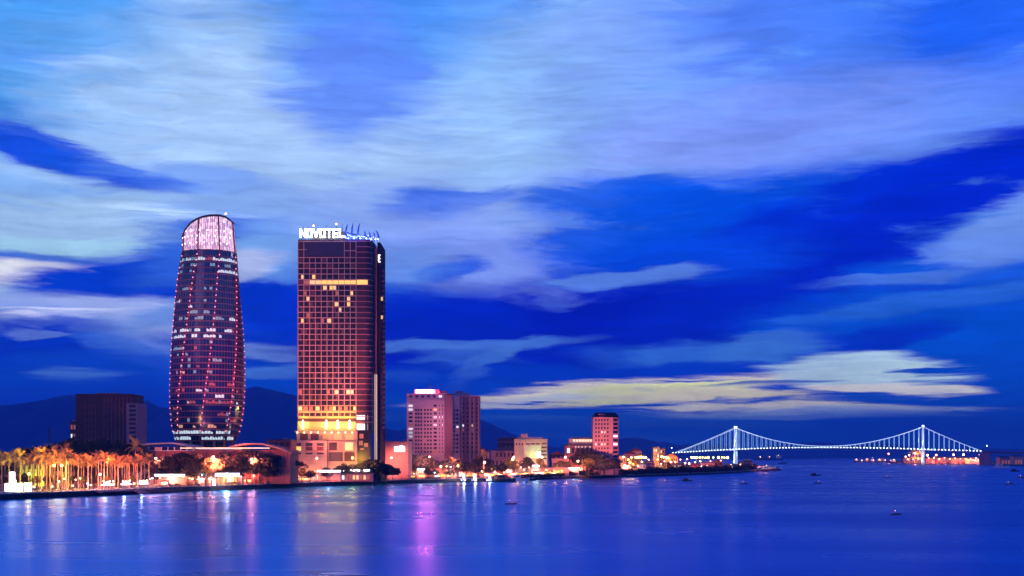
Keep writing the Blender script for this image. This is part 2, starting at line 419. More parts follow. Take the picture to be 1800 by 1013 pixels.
# railing along the quay
rl = thing('railing', 'dark metal promenade railing on top of the quay wall', 'railing', (0,0,0))
mb = MB(); o2 = off(QP, .3)
for z in (.45, .75, 1.1): mb.tube([(x, y, GZ+.12+z) for x, y in o2], .05, 4)
mb.build('rail', M['dark_metal'], rl)
pm = MB().box(-.12,.12,-.12,.12,0,1.25).box(-.18,.18,-.18,.18,1.25,1.4).mesh('post', M['dark_metal'])
cnt = 0
for i in range(1, len(o2)-1):
    a, b = Vector(o2[i]), Vector(o2[i+1]); n = max(1, int((b-a).length/6.4))
    for k in range(n):
        if cnt < 96: p = a.lerp(b, k/n); link('post', pm, rl, (p.x, p.y, GZ+.12)); cnt += 1

# ---------------------------------------------------------------- mountains
mm_ = mat('hazed_forest', (.003,.035,.17), .95, var=.3, vscale=.004)  # blue of the distant air is put into the forest's base colour
def spot_in(t, loc, P, c, ang=150, tilt=-.55, r=.5):
    return spot(loc, (loc[0]+.25, loc[1]+1, loc[2]+tilt), P, c, ang, r, t, 1.0)
def ridge(name, prof, Y, seed, deep=1500):
    r = random.Random(seed); mb = MB(); px0, px1 = prof[0][0], prof[-1][0]; n = int((px1-px0)/3)
    ph = [r.uniform(0, 6.28) for _ in range(12)]
    rows = []
    K = 9
    for a in range(n+1):
        px = px0+(px1-px0)*a/n
        for (p0, y0), (p1, y1) in zip(prof, prof[1:]):
            if p0 <= px <= p1:
                t = (px-p0)/(p1-p0); t = t*t*(3-2*t)*.5+t*.5; y = y0+(y1-y0)*t; break
        jag = .5*math.sin(px*.31+ph[0])+.35*math.sin(px*.73+ph[1])+.25*math.sin(px*1.31+ph[2])
        h = max(2, wz(y+.5*jag, Y))
        row = []
        for k in range(K):
            v = (k-(K-1)/2)/((K-1)/2); s = max(0, 1-abs(v))**.8
            f = 1+.18*math.sin(px*.09+ph[3]+k*1.7)*(1 if k != K//2 else 0)*(1-abs(v))
            yy = Y+v*deep; row.append(len(mb.v)); mb.v.append((wx(px, Y)+v*60*math.sin(px*.05+ph[4]), yy, -2+h*s*f+ (0 if abs(v) < 1 else 0)))
        rows.append(row)
    for r0, r1 in zip(rows, rows[1:]):
        for k in range(K-1): mb.f.append((r0[k], r1[k], r1[k+1], r0[k+1])); mb.m.append(0)
    mb.build(name, mm_, kind='structure', smooth=True)
ridge('mountains', [(-400,740),(-200,722),(-60,716),(0,712),(30,712),(75,703),(95,698),(120,694),(150,697),(200,705),(240,712),(250,706),(258,703),(266,707),(278,715),(300,717),(340,706),(380,698),(415,690),(432,683),(450,679),(470,683),(495,689),(525,696),(560,712),(600,735),(640,765),(700,800)], 7800, 3)
ridge('mountains', [(560,800),(610,772),(640,760),(675,751),(690,755),(702,757),(718,751),(740,742),(770,728),(800,721),(820,726),(843,737),(862,744),(880,753),(900,762),(925,771),(945,780),(975,786),(1010,793),(1040,800)], 8600, 5)
ridge('hills', [(900,800),(925,792),(942,789),(960,785),(975,787),(990,784),(1010,781),(1045,777),(1090,771),(1105,769),(1117,768.5),(1130,771),(1150,775),(1158,778),(1168,776),(1182,780),(1195,782),(1212,780.5),(1240,781),(1270,782),(1300,787),(1335,795),(1350,801)], 10500, 8)
ridge('hills', [(1150,796),(1230,791),(1290,786.5),(1330,787),(1380,781),(1410,778.5),(1435,777),(1465,779),(1495,784),(1505,781),(1530,777),(1560,779),(1590,783),(1640,787),(1700,789),(1760,788),(1820,790),(1950,792),(2100,799)], 15500, 9)

# ---------------------------------------------------------------- the dusk air
hz = MB().box(-16000,16000,-3000,20000,-5,540)
hm = bpy.data.materials.new('haze'); hm.use_nodes = True; hn = hm.node_tree
for n in list(hn.nodes):
    if n.type != 'OUTPUT_MATERIAL': hn.nodes.remove(n)
pv = hn.nodes.new('ShaderNodeVolumePrincipled'); pv.inputs['Density'].default_value = 1.15e-4; pv.inputs['Color'].default_value = (.08,.32,1,1); pv.inputs['Anisotropy'].default_value = 0
hn.links.new(pv.outputs[0], [n for n in hn.nodes if n.type == 'OUTPUT_MATERIAL'][0].inputs['Volume'])
hz.build('haze', hm, kind='stuff')

# ================================================================ round curtain-wall tower
TY = 760.0; TX = wx(364, TY); SC = F/TY
tower = thing('office_tower', 'tall round dark glass tower with strings of red lights and a glowing pink-white slanted crown', 'tower', (TX, TY, GZ))
TP = [(378,368,40),(390,367.6,43),(413,367.5,45),(440,368,47),(460,367.5,49),(483,366.2,52),(520,366,55.3),(560,366,58),(600,365.9,60.5),(640,365.4,62),(675,364.6,62.6),(710,363.9,62.3),(740,363,59.5),(757,362.4,56.7),(775,361.6,52)]
def tprof(y):
    if y <= TP[0][0]: return TP[0][1], TP[0][2]
    for (a, c0, r0), (b, c1, r1) in zip(TP, TP[1:]):
        if a <= y <= b:
            t = (y-a)/(b-a); return c0+(c1-c0)*t, r0+(r1-r0)*t
    return TP[-1][1], TP[-1][2]
def tpt(th, y, dr=0.0):
    c, r = tprof(y); r = r/SC+dr
    return ((c-364)/SC+r*math.sin(th), -r*math.cos(th)*.92, wz(y, TY-11)-GZ)
FY = [440+(775-440)*k/32 for k in range(33)]        # floor lines
NS = 72
mb = MB()
for k in range(32):
    for s in range(NS):
        a, b = R(s*5), R(s*5+5)
        mb.face([tpt(a, FY[k+1]), tpt(b, FY[k+1]), tpt(b, FY[k]), tpt(a, FY[k])], 0 if (k*7+s*3) % 11 else 1)
g1 = mat('tower_glass', (.03,.05,.14), .12, .6, var=.0, spec=.9); g2 = mat('tower_glass_dark', (.012,.01,.03), .22, spec=.6)
gf = mb.build('glass_facade', [g1, g2], tower)
mb = MB()
for y in FY[:-1]:
    for s in range(NS):
        a, b = R(s*5), R(s*5+5); y2 = y+2.0
        mb.face([tpt(a, y2, .12), tpt(b, y2, .12), tpt(b, y, .12), tpt(a, y, .12)]); mb.face([tpt(a, y, .12), tpt(b, y, .12), tpt(b, y, -.1), tpt(a, y, -.1)])
mb.build('floor_bands', mat('spandrel', (.19,.075,.10), .4, .1), tower)
mb = MB()
for s in range(0, NS):
    a = R(s*5); mb.tube([tpt(a, y, .1) for y in FY[::4]], .09, 3)
mb.build('mullions', mat('mullion', (.20,.09,.12), .5, .1), tower)
# lit offices: strips of bright panels on some floors; red panels imitate reflected city lights
rr = random.Random(4)
spec = [(1,-90,90,.97,0),(2,-65,60,.6,1),(3,-70,10,.25,1),(3,25,90,.8,0),(6,-40,20,.55,1),(7,35,60,.3,0),(9,-50,30,.35,1),(11,-60,40,.35,1),(11,45,80,.4,0),(13,-65,0,.7,0),(13,10,60,.75,0),(14,-70,-5,.9,0),(14,5,55,.6,0),(18,-20,40,.6,1),(18,-70,-30,.25,1),(23,-5,60,.35,0),(24,-10,50,.4,0),(8,-60,30,.3,1),(10,-30,50,.4,1),(16,-60,60,.35,1),(20,-40,30,.3,1),(22,10,70,.5,3),(25,-30,70,.4,3),(27,0,75,.4,3),(29,-40,60,.35,2),(26,-70,-20,.25,3),(28,-60,70,.15,3),(30,-75,75,.72,0),(31,-75,75,.8,0)]
lit = []
for fl, a0, a1, pr, m in spec:
    s = a0
    while s < a1:
        wdt = rr.choice((5, 5, 10, 15))
        if rr.random() < pr and wdt: lit.append((fl, s, min(a1, s+wdt), m if rr.random() < .8 else rr.choice((0, 1, 3))))
        s += wdt
for _ in range(22): lit.append((rr.randrange(14, 30), rr.randrange(-14, 16)*5, 0, rr.choice((1, 1, 3, 1, 2, 3))))
LM = [M['lit_white'], M['lit_teal'], M['lit_warm'], M['lit_dim'], M['lit_green']]
litm = [mat('office_light_white', (.4,.4,.4), .3, emit=(.75,.95,1), ek=.7), mat('office_light_teal', (.2,.3,.3), .3, emit=(.35,.7,.8), ek=.32), mat('office_light_warm', (.4,.3,.2), .3, emit=(1,.5,.25), ek=.6), mat('city_reflection_red', (.3,.1,.1), .3, emit=(1,.16,.1), ek=.22)]
lit.sort(key=lambda q: -(max(5, q[2]-q[1]) if q[2] else 5)*math.cos(R(q[1])))
rest = MB()
def panel(mb, fl, a0, a1, m):
    y0, y1 = FY[fl]+3.2, FY[fl+1]-1.6
    a = a0
    while a < a1-.1:
        mb.face([tpt(R(a+.3), y1, .06), tpt(R(a+4.7), y1, .06), tpt(R(a+4.7), y0+rr.choice((0, 0, 1.5, 3)), .06), tpt(R(a+.3), y0+rr.choice((0, 0, 1.5)), .06)], m); a += 5
for i, (fl, a0, a1, m) in enumerate(lit):
    a1 = a1 if a1 else a0+5
    if i < 95:
        mb = MB(); panel(mb, fl, a0, a1, 0); mb.build('lit_window', [litm[m]], tower)
    else: panel(rest, fl, a0, a1, m)
rest.build('lit_window', litm, tower, kind='stuff')
# ribs with their strings of lights, slightly helical
ribm = mat('rib_metal', (.35,.04,.08), .5, .2); dotm = mat('rib_lamp', (.8,.4,.4), .4, emit=(1,.3,.38), ek=2.4)
for k in range(8):
    th = lambda y, k=k: R(3+45*k+(757-y)*.098)
    mb = MB(); ys = [440+(775-440)*q/24 for q in range(25)]
    mb.tube([tpt(th(y), y, .3) for y in ys], .32, 4)
    rb = mb.build('rib', ribm, tower)
    mb = MB()
    for q in range(31):
        y = 449+q*10.3; mb.ball(tpt(th(y), y, .6), .36, 0, 6, 4)
    mb.build('light_string', dotm, rb)
# crown: slanted, lit from within behind a fine lattice
TOPY = [(320,414),(326,411),(330,405),(336,398.5),(345,391.5),(356,386.2),(367,382.5),(380,380),(393,378.6),(402,380),(408,383.5),(412,388),(418,392)]
def topy(x):
    for (a, y0), (b, y1) in zip(TOPY, TOPY[1:]):
        if a <= x <= b: return y0+(y1-y0)*(x-a)/(b-a)
    return 414 if x < 320 else 392
cm = [mat('crown_panel_%s' % n, (.5,.4,.45), .4, emit=c, ek=e) for n, c, e in (('mid', (1,.66,.8), 1.1), ('bright', (1,.78,.9), 1.3), ('dim', (.95,.5,.68), .7), ('violet', (.8,.6,1), .5))]
mb = MB(); lat = MB(); rim = MB(); cap = MB(); NR = 10; toppts = []
for s in range(NS*2):
    a, b = R(s*2.5), R(s*2.5+2.5)
    def cpt(t, v):
        yt = 400.0
        for _ in range(4): yt = topy(tpt(t, yt)[0]*SC*1.015+364)
        y = 439+(yt-439)*v
        return tpt(t, y, -.1)
    for v in range(NR):
        mb.face([cpt(a, v/NR), cpt(b, v/NR), cpt(b, (v+1)/NR), cpt(a, (v+1)/NR)], rr.choice((0,0,0,1,2,2,3)) if v > 1 else rr.choice((0, 3, 2)))
    if s % 2 == 0: lat.tube([tuple(Vector(cpt(a, v/NR))*1.0) for v in range(NR+1)], .11, 3)
    toppts.append(cpt(a, 1))
for v in (1, 2, 4, 6, 8): lat.tube([cpt(R(s*5), v/NR) for s in range(NS+1)], .09, 3)
mb.build('crown', cm, tower)
lat.build('crown_lattice', mat('crown_lattice', (.22,.08,.13), .5), tower)
rim.tube(toppts+[toppts[0]], .75, 4); rim.build('crown_rim', M['dark_metal'], tower)
c0 = [sum(p[i] for p in toppts)/len(toppts) for i in range(3)]; c0[2] -= 3
for i in range(len(toppts)): cap.face([toppts[i], toppts[(i+1) % len(toppts)], c0])
cap.build('roof', M['slate'], tower)
for k in range(8):
    th = R(3+45*k+(757-440)*.098); mb = MB()
    yt = 400.0
    for _ in range(4): yt = topy(tpt(th, yt)[0]*SC*1.015+364)
    mb.tube([tpt(th, 440+(yt-440)*q/8, .25) for q in range(9)], .5, 4); mb.build('crown_rib', ribm, tower)
cl = mat('crown_lamp', (.9,.8,.9), .4, emit=(1,.85,.95), ek=4)
mb = MB()
for yy, da in ((428, 17), (416, 13), (406, 19)):
    for a in range(-66, 70, da):
        x0 = tpt(R(a), yy)[0]*SC+364
        if yy > topy(x0)+4: mb.ball(tpt(R(a), yy, .1), .38, 0, 6, 4)
mb.build('crown_lamps', cl, tower)
for px, py in ((345, 389.5), (397, 377)):
    x = (px-364)/SC; z = wz(py, TY)-GZ; b = MB().tube([(x, 0, z-4), (x, 0, z)], .12, 4).build('beacon_mast', M['dark_metal'], tower)
    MB().ball((x, 0, z+.3), .55, 0, 8, 5).build('beacon', M['bulb_red'], b)
# base: recessed dark lobby behind pale columns
mb = MB(); z0, z1 = wz(790, TY)-GZ, wz(775, TY)-GZ
ring = [((361.6-364)/SC+13.5*math.sin(R(a)), -13.5*math.cos(R(a))) for a in range(0, 360, 10)]
mb.prism(ring, 0, z1); mb.build('lobby', M['black'], tower)
for a in range(0, 360, 24):
    mb = MB(); x, y = (361.6-364)/SC+17*math.sin(R(a+6)), -16*math.cos(R(a+6)); mb.tube([(x, y, 0), (x, y, z1)], .85, 8); mb.build('column', M['stone_rose'], tower)
MB().prism([((361.6-364)/SC+18.1*math.sin(R(a)), -16.7*math.cos(R(a))) for a in range(0, 360, 10)], z1-.5, z1+.02).build('soffit', M['stone_rose'], tower)

# ================================================================ tall hotel slab
NY = 790.0; NX = wx(588, NY); S2 = F/NY
hotel = thing('hotel_tower', 'tall maroon slab hotel with a gridded window front, NOVOTEL roof sign and blue-lit roof fins', 'hotel', (NX, NY, GZ))
def hx(px): return (px-588)/S2
def hz_(py): return wz(py, NY)-GZ
core = M['glass_maroon']
DEP = 34.0
# core volume: front face, rounded right corner, recessed strip, back block
def corner(x0, x1, r=5.5, n=6):
    P = [(x0, 0), (x1-r, 0)]
    for k in range(1, n+1): t = k/n*math.pi/2; P.append((x1-r+r*math.sin(t), r-r*math.cos(t)))
    return P
body = corner(hx(524), hx(654))+[(hx(654), DEP), (hx(524), DEP)]
mb = MB(); mb.prism(body, hz_(760), hz_(425)); mb.build('tower_body', mat('hotel_wall', (.05,.018,.024), .6, var=.15), hotel)
ROW0, RH = 453.0, 9.64; NC = 10; CWd = 10.2
frame = MB(); fm = mat('hotel_frame', (.56,.38,.32), .6, var=.06)
NRW = 29
def colx(c): return hx(524+CWd*c)
zt, zb = hz_(ROW0), hz_(ROW0+NRW*RH)
for c in range(NC+1): frame.box(colx(c)-.17, colx(c)+.17, -.62, -.002, zb, zt if c not in (0, 10, 9, 8, 1) else hz_(424))
for r in range(NRW+1):
    z = hz_(ROW0+r*RH); frame.box(colx(0)-.15, colx(NC)+.15, -.5, -.004, z-.23, z+.23)
for py in (424.5, 441): frame.box(colx(8), colx(NC)+.15, -.5, -.004, hz_(py)-.2, hz_(py)+.2)
frame.box(colx(0), colx(1)+2, -.5, -.004, hz_(439)-.18, hz_(439)+.18); frame.box(colx(0)-.15, colx(8), -.5, -.004, hz_(425)-.2, hz_(425)+.2)
frame.build('facade_grid', fm, hotel)
mb = MB(); mb.box(colx(1)+.2, colx(8)-.2, -.4, -.003, hz_(450), hz_(426)); mb.build('screen_panel', mat('dark_screen', (.03,.025,.06), .45), hotel)
# horizontal bands round the rounded corner
mb = MB()
Pc = corner(hx(626), hx(654)); Pc2 = [(x+.35*(i > 1), y-.35) for i, (x, y) in enumerate(corner(hx(626), hx(654)))]
cbm = mat('corner_band', (.42,.17,.17), .6)
for r in range(-3, NRW+2):
    mb = MB(); z = hz_(ROW0+r*RH)
    for (a, b), (a2, b2) in zip(zip(Pc, Pc[1:]), zip(Pc2, Pc2[1:])):
        mb.prism([a2, b2, b, a], z-.24, z+.24)
    mb.build('corner_band', cbm, hotel)
wq = {}
def pane_mesh(w, h, key, m):
    if (key, w, h) not in wq:
        wq[(key, w, h)] = MB().box(-w/2, w/2, -.12, 0, 0, h).mesh('window', m)
    return wq[(key, w, h)]
LIT = {}
for px, py, k in [(532,486,'lit_warm'),(547,485,'lit_warm'),(553,485,'lit_gold'),(539,494,'lit_dim'),(550,494,'lit_warm'),(560,494,'lit_warm'),(572,504,'lit_warm'),(584,504,'lit_gold'),(592,504,'lit_warm'),(539,513,'lit_dim'),(540,524,'lit_warm'),(590,512,'lit_dim'),(620,511,'lit_gold'),(610,522,'lit_warm'),(590,532,'lit_warm'),(611,532,'lit_gold'),(601,542,'lit_warm'),(542,553,'lit_dim'),(529,565,'lit_gold'),(571,563,'lit_dim'),(582,563,'lit_warm')]:
    LIT[(int((px-524)/CWd), int((py-ROW0)/RH))] = k
for c in range(4, 10): LIT[(c, 4)] = 'lit_gold'
for c in (0, 5, 6, 8, 9): LIT[(c, 24)] = 'lit_dim' if c < 6 else 'lit_warm'
for c in range(10): LIT[(c, 27)] = 'lit_dim' if c % 3 else 'lit_warm'
pw, ph = CWd/S2-.34, RH/S2-.46
cells = sorted([(c, r) for r in range(NRW) for c in range(NC)], key=lambda q: (q not in LIT, q[1]))
rest = MB()
curtm = mat('curtained_window', (.11,.04,.04), .4, spec=.4); faint = mat('faint_window', (.05,.02,.02), .3, emit=(1,.3,.12), ek=.07)
for i, (c, r) in enumerate(cells):
    k = LIT.get((c, r)); x = (colx(c)+colx(c+1))/2; z = hz_(ROW0+(r+1)*RH)+.23
    if i < 98:
        if k: # the lamp-lit part of the room shows as a bright curtain band beside darker glass
            o = link('window', pane_mesh(pw, ph, 'dark', M['glass_maroon']), hotel, (x, 0, z))
            full = (r == 4); f = 1 if full else rr.choice((.45, .55, .7)); sx = 0 if full else rr.choice((-1, 1))*(pw*(1-f)/2-.05)
            MB().box(sx-pw*f/2, sx+pw*f/2, -.16, -.122, ph*.08, ph*.9).build('lit_curtain', M[k], o)
        else: link('window', pane_mesh(pw, ph, 'dark' if (c*5+r*3) % 4 else 'curt', M['glass_maroon'] if (c*5+r*3) % 4 else curtm), hotel, (x, 0, z))
    else:
        q_w = rr.random(); rest.box(x-pw/2, x+pw/2, -.12, 0, z, z+ph, 0)
        if q_w < .5: sd = rr.choice((-1, 1)); f = rr.uniform(.2, .6); xx = x+sd*pw*(1-f)/2; rest.box(xx-pw*f/2, xx+pw*f/2, -.15, -.121, z+.05, z+ph-.05, 1 if q_w < .36 else 2)
rest.build('window', [M['glass_maroon'], curtm, faint], hotel, kind='stuff')
mb = MB(); pts = corner(hx(627), hx(653.4)); pts = [(x, y-.12) for x, y in pts]
for a, b in zip(pts, pts[1:]): mb.face([(a[0], a[1], hz_(ROW0+5*RH)+.24), (b[0], b[1], hz_(ROW0+5*RH)+.24), (b[0], b[1], hz_(ROW0+4*RH)-.24), (a[0], a[1], hz_(ROW0+4*RH)-.24)])
mb.build('lit_corner_window', M['lit_gold'], hotel)
mb = MB()
for py0, py1 in ((730, 738), (745, 756)):
    mb = MB()
    for a, b in [q for i_, q in enumerate(zip(pts, pts[1:])) if i_ not in (2, 5)]: mb.face([(a[0], a[1]-.05, hz_(py1)), (b[0]-.3, b[1]-.05, hz_(py1)), (b[0]-.3, b[1]-.05, hz_(py0)), (a[0], a[1]-.05, hz_(py0))])
    mb.build('lit_corner_window', M['lit_white'], hotel)
# recessed strip and side bay with balconies
mb = MB(); mb.box(hx(654)+.02, hx(660.5), 7, DEP-.2, 0, hz_(432)); mb.build('side_strip', mat('side_strip', (.22,.06,.05), .7), hotel)
mb = MB(); mb.box(hx(660.5)+.02, hx(666), 9, DEP+6, 0, hz_(422)); mb.build('side_bay', mat('side_bay', (.03,.012,.025), .85, spec=.1), hotel)
bm_ = MB(); bm_.box(0, 1.6, 0, 5.5, 0, .3).box(1.5, 1.6, 0, 5.5, .3, 1.1); bal = bm_.mesh('balcony', M['stone_rose'])
for r in range(32):
    z = hz_(470+r*9.1)
    if z > 2: link('balcony', bal, hotel, (hx(666)+.01, 14+(r % 2)*.0, z)); 
for z0_ in (520, 553): MB().box(hx(666.2), hx(669), 12, 13.6, hz_(z0_+4), hz_(z0_-2)).build('lit_balcony_window', M['lit_warm'], hotel)
# two long vertical light lines
for px in (657.2, 660.2):
    MB().box(hx(px)-.17, hx(px)+.17, 6.3, 6.95, hz_(808), hz_(657)).build('light_line', mat('light_line', (.7,.6,.5), .5, emit=(1,.72,.5), ek=.9), hotel)
# parapet, plant on the roof
mb = MB(); mb.prism([(x*1.0, y) for x, y in body], hz_(425)+.01, hz_(421)); mb.build('parapet', mat('parapet', (.06,.03,.06), .6), hotel)
mb = MB(); mb.box(hx(545), hx(603), 8, 22, hz_(421), hz_(403)); mb.box(hx(560), hx(570), 8, 14, hz_(403), hz_(399)); mb.box(hx(575), hx(588), 10, 16, hz_(403), hz_(400)); mb.build('plant_room', M['dark_metal'], hotel)
for px, py in ((531,396),(540,397),(600,391.5),(590,397),(572,394)):
    MB().tube([(hx(px), 4, hz_(421)), (hx(px), 4, hz_(py))], .14, 4).build('mast', M['dark_metal'], hotel)
for px, py in ((550,396),(590,393)):
    b = MB().tube([(hx(px), 3, hz_(421)), (hx(px), 3, hz_(py)-.3)], .14, 4).build('beacon_mast', M['dark_metal'], hotel)
    MB().ball((hx(px), 3, hz_(py)+.2), .5).build('beacon', M['bulb_red'], b)
# sign: individual illuminated letters, reading NOVOTEL
sg = mat('sign_letter', (.8,.8,.8), .4, emit=(1,.97,.9), ek=22)
GL = {'N': [((0,0),(0,1)),((0,1),(1,0)),((1,0),(1,1))], 'O': [((0,0),(0,1)),((0,1),(1,1)),((1,1),(1,0)),((1,0),(0,0))], 'V': [((0,1),(.5,0)),((.5,0),(1,1))], 'T': [((0,1),(1,1)),((.5,0),(.5,1))], 'E': [((0,0),(0,1)),((0,1),(1,1)),((0,.5),(.85,.5)),((0,0),(1,0))], 'L': [((0,0),(0,1)),((0,0),(1,0))],
      'A': [((0,0),(.5,1)),((.5,1),(1,0)),((.2,.4),(.8,.4))], 'P': [((0,0),(0,1)),((0,1),(1,1)),((1,1),(1,.5)),((1,.5),(0,.5))], 'Z': [((0,1),(1,1)),((1,1),(0,0)),((0,0),(1,0))], 'G': [((1,1),(0,1)),((0,1),(0,0)),((0,0),(1,0)),((1,0),(1,.5)),((1,.5),(.5,.5))], 'R': [((0,0),(0,1)),((0,1),(1,1)),((1,1),(1,.5)),((1,.5),(0,.5)),((.4,.5),(1,0))]}
def letters(word, x0, x1, y, z0, z1, st, m, parent, name='sign_letter'):
    n = len(word); p = (x1-x0)/n
    for i, ch in enumerate(word):
        if ch == ' ': continue
        lw, lh = p*.70, z1-z0; mb = MB(); ox = x0+i*p+(p-lw)/2
        for j, (a, b) in enumerate(GL[ch]):
            A = Vector((ox+a[0]*lw, 0, z0+a[1]*lh)); B = Vector((ox+b[0]*lw, 0, z0+b[1]*lh)); d = (B-A).normalized(); q = Vector((-d.z, 0, d.x))*st/2
            A -= d*st/2; B += d*st/2; dy = y-.01*j
            F0 = [A-q, B-q, B+q, A+q]; mb.face([(v.x, dy, v.z) for v in F0]); mb.face([(v.x, dy+.4, v.z) for v in reversed(F0)])
            for k in range(4): u, v = F0[k], F0[(k+1) % 4]; mb.face([(v.x, dy, v.z), (u.x, dy, u.z), (u.x, dy+.4, u.z), (v.x, dy+.4, v.z)])
        mb.build(name, m, parent)
letters('NOVOTEL', hx(527), hx(607.5), -.9, hz_(417), hz_(404), .68, sg, hotel)
mb = MB()
for px in range(530, 606, 8): mb.tube([(hx(px), -.35, hz_(421.5)), (hx(px), -.35, hz_(403))], .12, 4)
mb.box(hx(527), hx(607), -.5, -.3, hz_(417.6), hz_(417)); mb.build('sign_frame', M['dark_metal'], hotel)
# curved fins with blue lights
fb = mat('fin_blue_lamp', (.3,.3,.9), .4, emit=(.1,.14,1), ek=12)
for px, pt, lean in ((609,393,.8),(619,392,.4),(630.5,391.5,.8),(641,405,-.3),(648,404,-.6),(656,405,-.3),(661,402,-1.2)):
    fx, h0, h1 = hx(px), hz_(421), hz_(pt); yy = 1.2 if px < 645 else 5
    mb = MB(); pts3 = [(fx-lean*.6, yy, h0), (fx-lean*.9, yy, h0+(h1-h0)*.4), (fx-lean*.3, yy, h0+(h1-h0)*.75), (fx+lean*.9, yy, h1)]
    mb.tube(pts3, [.55,.62,.5,.12], 5); f_ = mb.build('roof_fin', mat('fin_metal', (.08,.1,.3), .4, .5), hotel)
    MB().ball((fx+1.0, yy-.9, h0+.7), .28, 0, 6, 4).build('fin_lamp', M['bulb_white'], f_)
mb = MB()
for px in range(608, 664, 3): mb.ball((hx(px), .8+max(0, px-650)*.3, hz_(417+rr.uniform(-4, 3))), .36, 0, 6, 4)
mb.build('blue_lights', fb, hotel)
MB().tube([(hx(608), 2, hz_(408)), (hx(618), 2.5, hz_(411)), (hx(628), 2, hz_(412)), (hx(640), 3, hz_(414)), (hx(660), 7, hz_(417))], .4, 5).build('roof_rail', M['dark_metal'], hotel)
for px in (613, 626, 638, 652): point((NX+hx(px), NY-1.0+max(0, px-645)*.4, wz(414, NY)), 5000, (.06,.10,1), .4, None, 'fin_light')
# lit emblem on the side bay near the top: a white disc-like mark of stacked bars
em = MB()
for k, (w0, w1) in enumerate(((662.2,666.2),(661.8,664.4),(662.2,666.2),(661.8,664.2),(662.4,666.4))): em.box(hx(w0), hx(w1), 8.3, 8.8, hz_(444+k*2.9+2.1), hz_(444+k*2.9))
em.build('side_emblem', mat('emblem_light', (.8,.8,.7), .4, emit=(1,.97,.75), ek=1.8), hotel)
# lit lower storeys: white wall-washers, their yellow wash also painted on a pale band, cornice, podium
band = mat('wash_band', (.5,.46,.2), .7, var=.06)
mb = MB(); mb.box(colx(0)-.2, colx(NC)+.1, -.35, -.01, hz_(758), hz_(744.5)); mb.box(colx(0)-.2, colx(NC)+.1, -.3, -.012, hz_(744.4), hz_(741.5)); mb.box(colx(0), colx(NC), -.3, -.012, hz_(735.5), hz_(732)); mb.box(colx(0), colx(NC), -.3, -.012, hz_(726), hz_(722.6)); mb.build('wash_band', band, hotel)
wl = mat('washer_lamp', (.9,.9,.9), .4, emit=(1,1,.85), ek=10)
for px in (533, 574, 593.7, 615):
    MB().box(hx(px)-.28, hx(px)+.28, -1.25, -.85, hz_(754), hz_(739)).build('wall_washer', wl, hotel)
    point((NX+hx(px), NY-2.4, wz(747, NY)), 1100, (.62,.80,.03), .6, None, 'washer_fill_light'); point((NX+hx(px), NY-6.5, wz(732, NY)), 5500, (1,.34,.03), .6, None, 'washer_fill_light')  # second, unseen orange lamp added off the wall to spread the glow
mb = MB(); mb.box(hx(519), hx(629), -2.6, -.4, hz_(759.5), hz_(757.5)); mb.build('cornice', M['stone_pink'], hotel)
mb = MB()
for k in range(9): mb.ball((hx(524+k*12), -2.8, hz_(760.5)), .33, 0, 6, 4)
mb.build('cornice_lamps', M['bulb_warm'], hotel)
pd = mat('podium_stone', (.46,.31,.25), .75, var=.15, vscale=.25)
mb = MB(); mb.box(hx(522), hx(629), -1.8, 20, hz_(776), hz_(759.6)); mb.build('podium_upper', pd, hotel)
for k, px in enumerate((528, 547, 568, 588, 608)):
    MB().box(hx(px), hx(px+14), -1.95, -1.82, hz_(773.5), hz_(762)).build('podium_window', M['brown'] if k < 2 else mat('podium_glow', (.5,.35,.15), .5, emit=(1,.42,.1), ek=.35), hotel)
mb = MB(); mb.box(hx(512), hx(578), -8, 26, 0, hz_(775)); mb.box(hx(578)+.01, hx(629), -4, 26, 0, hz_(776.2)); mb.build('podium', pd, hotel)
mb = MB()
for k in range(7): mb.box(hx(512), hx(577.5), -8.1, -8.003, hz_(781+k*5.6), hz_(780.7+k*5.6))
for k in range(6): mb.box(hx(578.5), hx(629), -4.1, -4.003, hz_(782+k*5.6), hz_(781.7+k*5.6))
mb.build('podium_joints', M['stone_rose'], hotel)
for px in (521, 541, 560.5):
    for y0, y1, mt in ((779, 784.5, 'black'), (785.5, 792.5, 'lit_gold' if px == 521 else 'brown'), (796, 799, 'black')):
        MB().box(hx(px), hx(px+12), -8.12, -7.99, hz_(y1), hz_(y0)).build('podium_window', M[mt], hotel)
for px, y0, y1, mt, ww in ((580, 778, 792, 'glass_maroon', 14), (596, 778, 792, 'lit_dim', 9), (608, 778, 792, 'lit_warm', 14), (580, 795, 811, 'glass_maroon', 24), (607, 795, 811, 'brown', 18)):
    MB().box(hx(px), hx(px+ww), -4.12, -3.99, hz_(y1), hz_(y0)).build('podium_window', M[mt], hotel)
mb = MB(); mb.box(hx(629)+.02, hx(652), -.6, -.02, 0, hz_(758)); mb.build('corner_base', M['glass_maroon'], hotel)
for px, y0, y1 in ((631, 775, 783), (640, 779, 786), (633, 788, 791), (632, 763, 771)):
    MB().box(hx(px), hx(px+7), -.75, -.62, hz_(y1), hz_(y0)).build('lit_corner_window', M['lit_dim'], hotel)

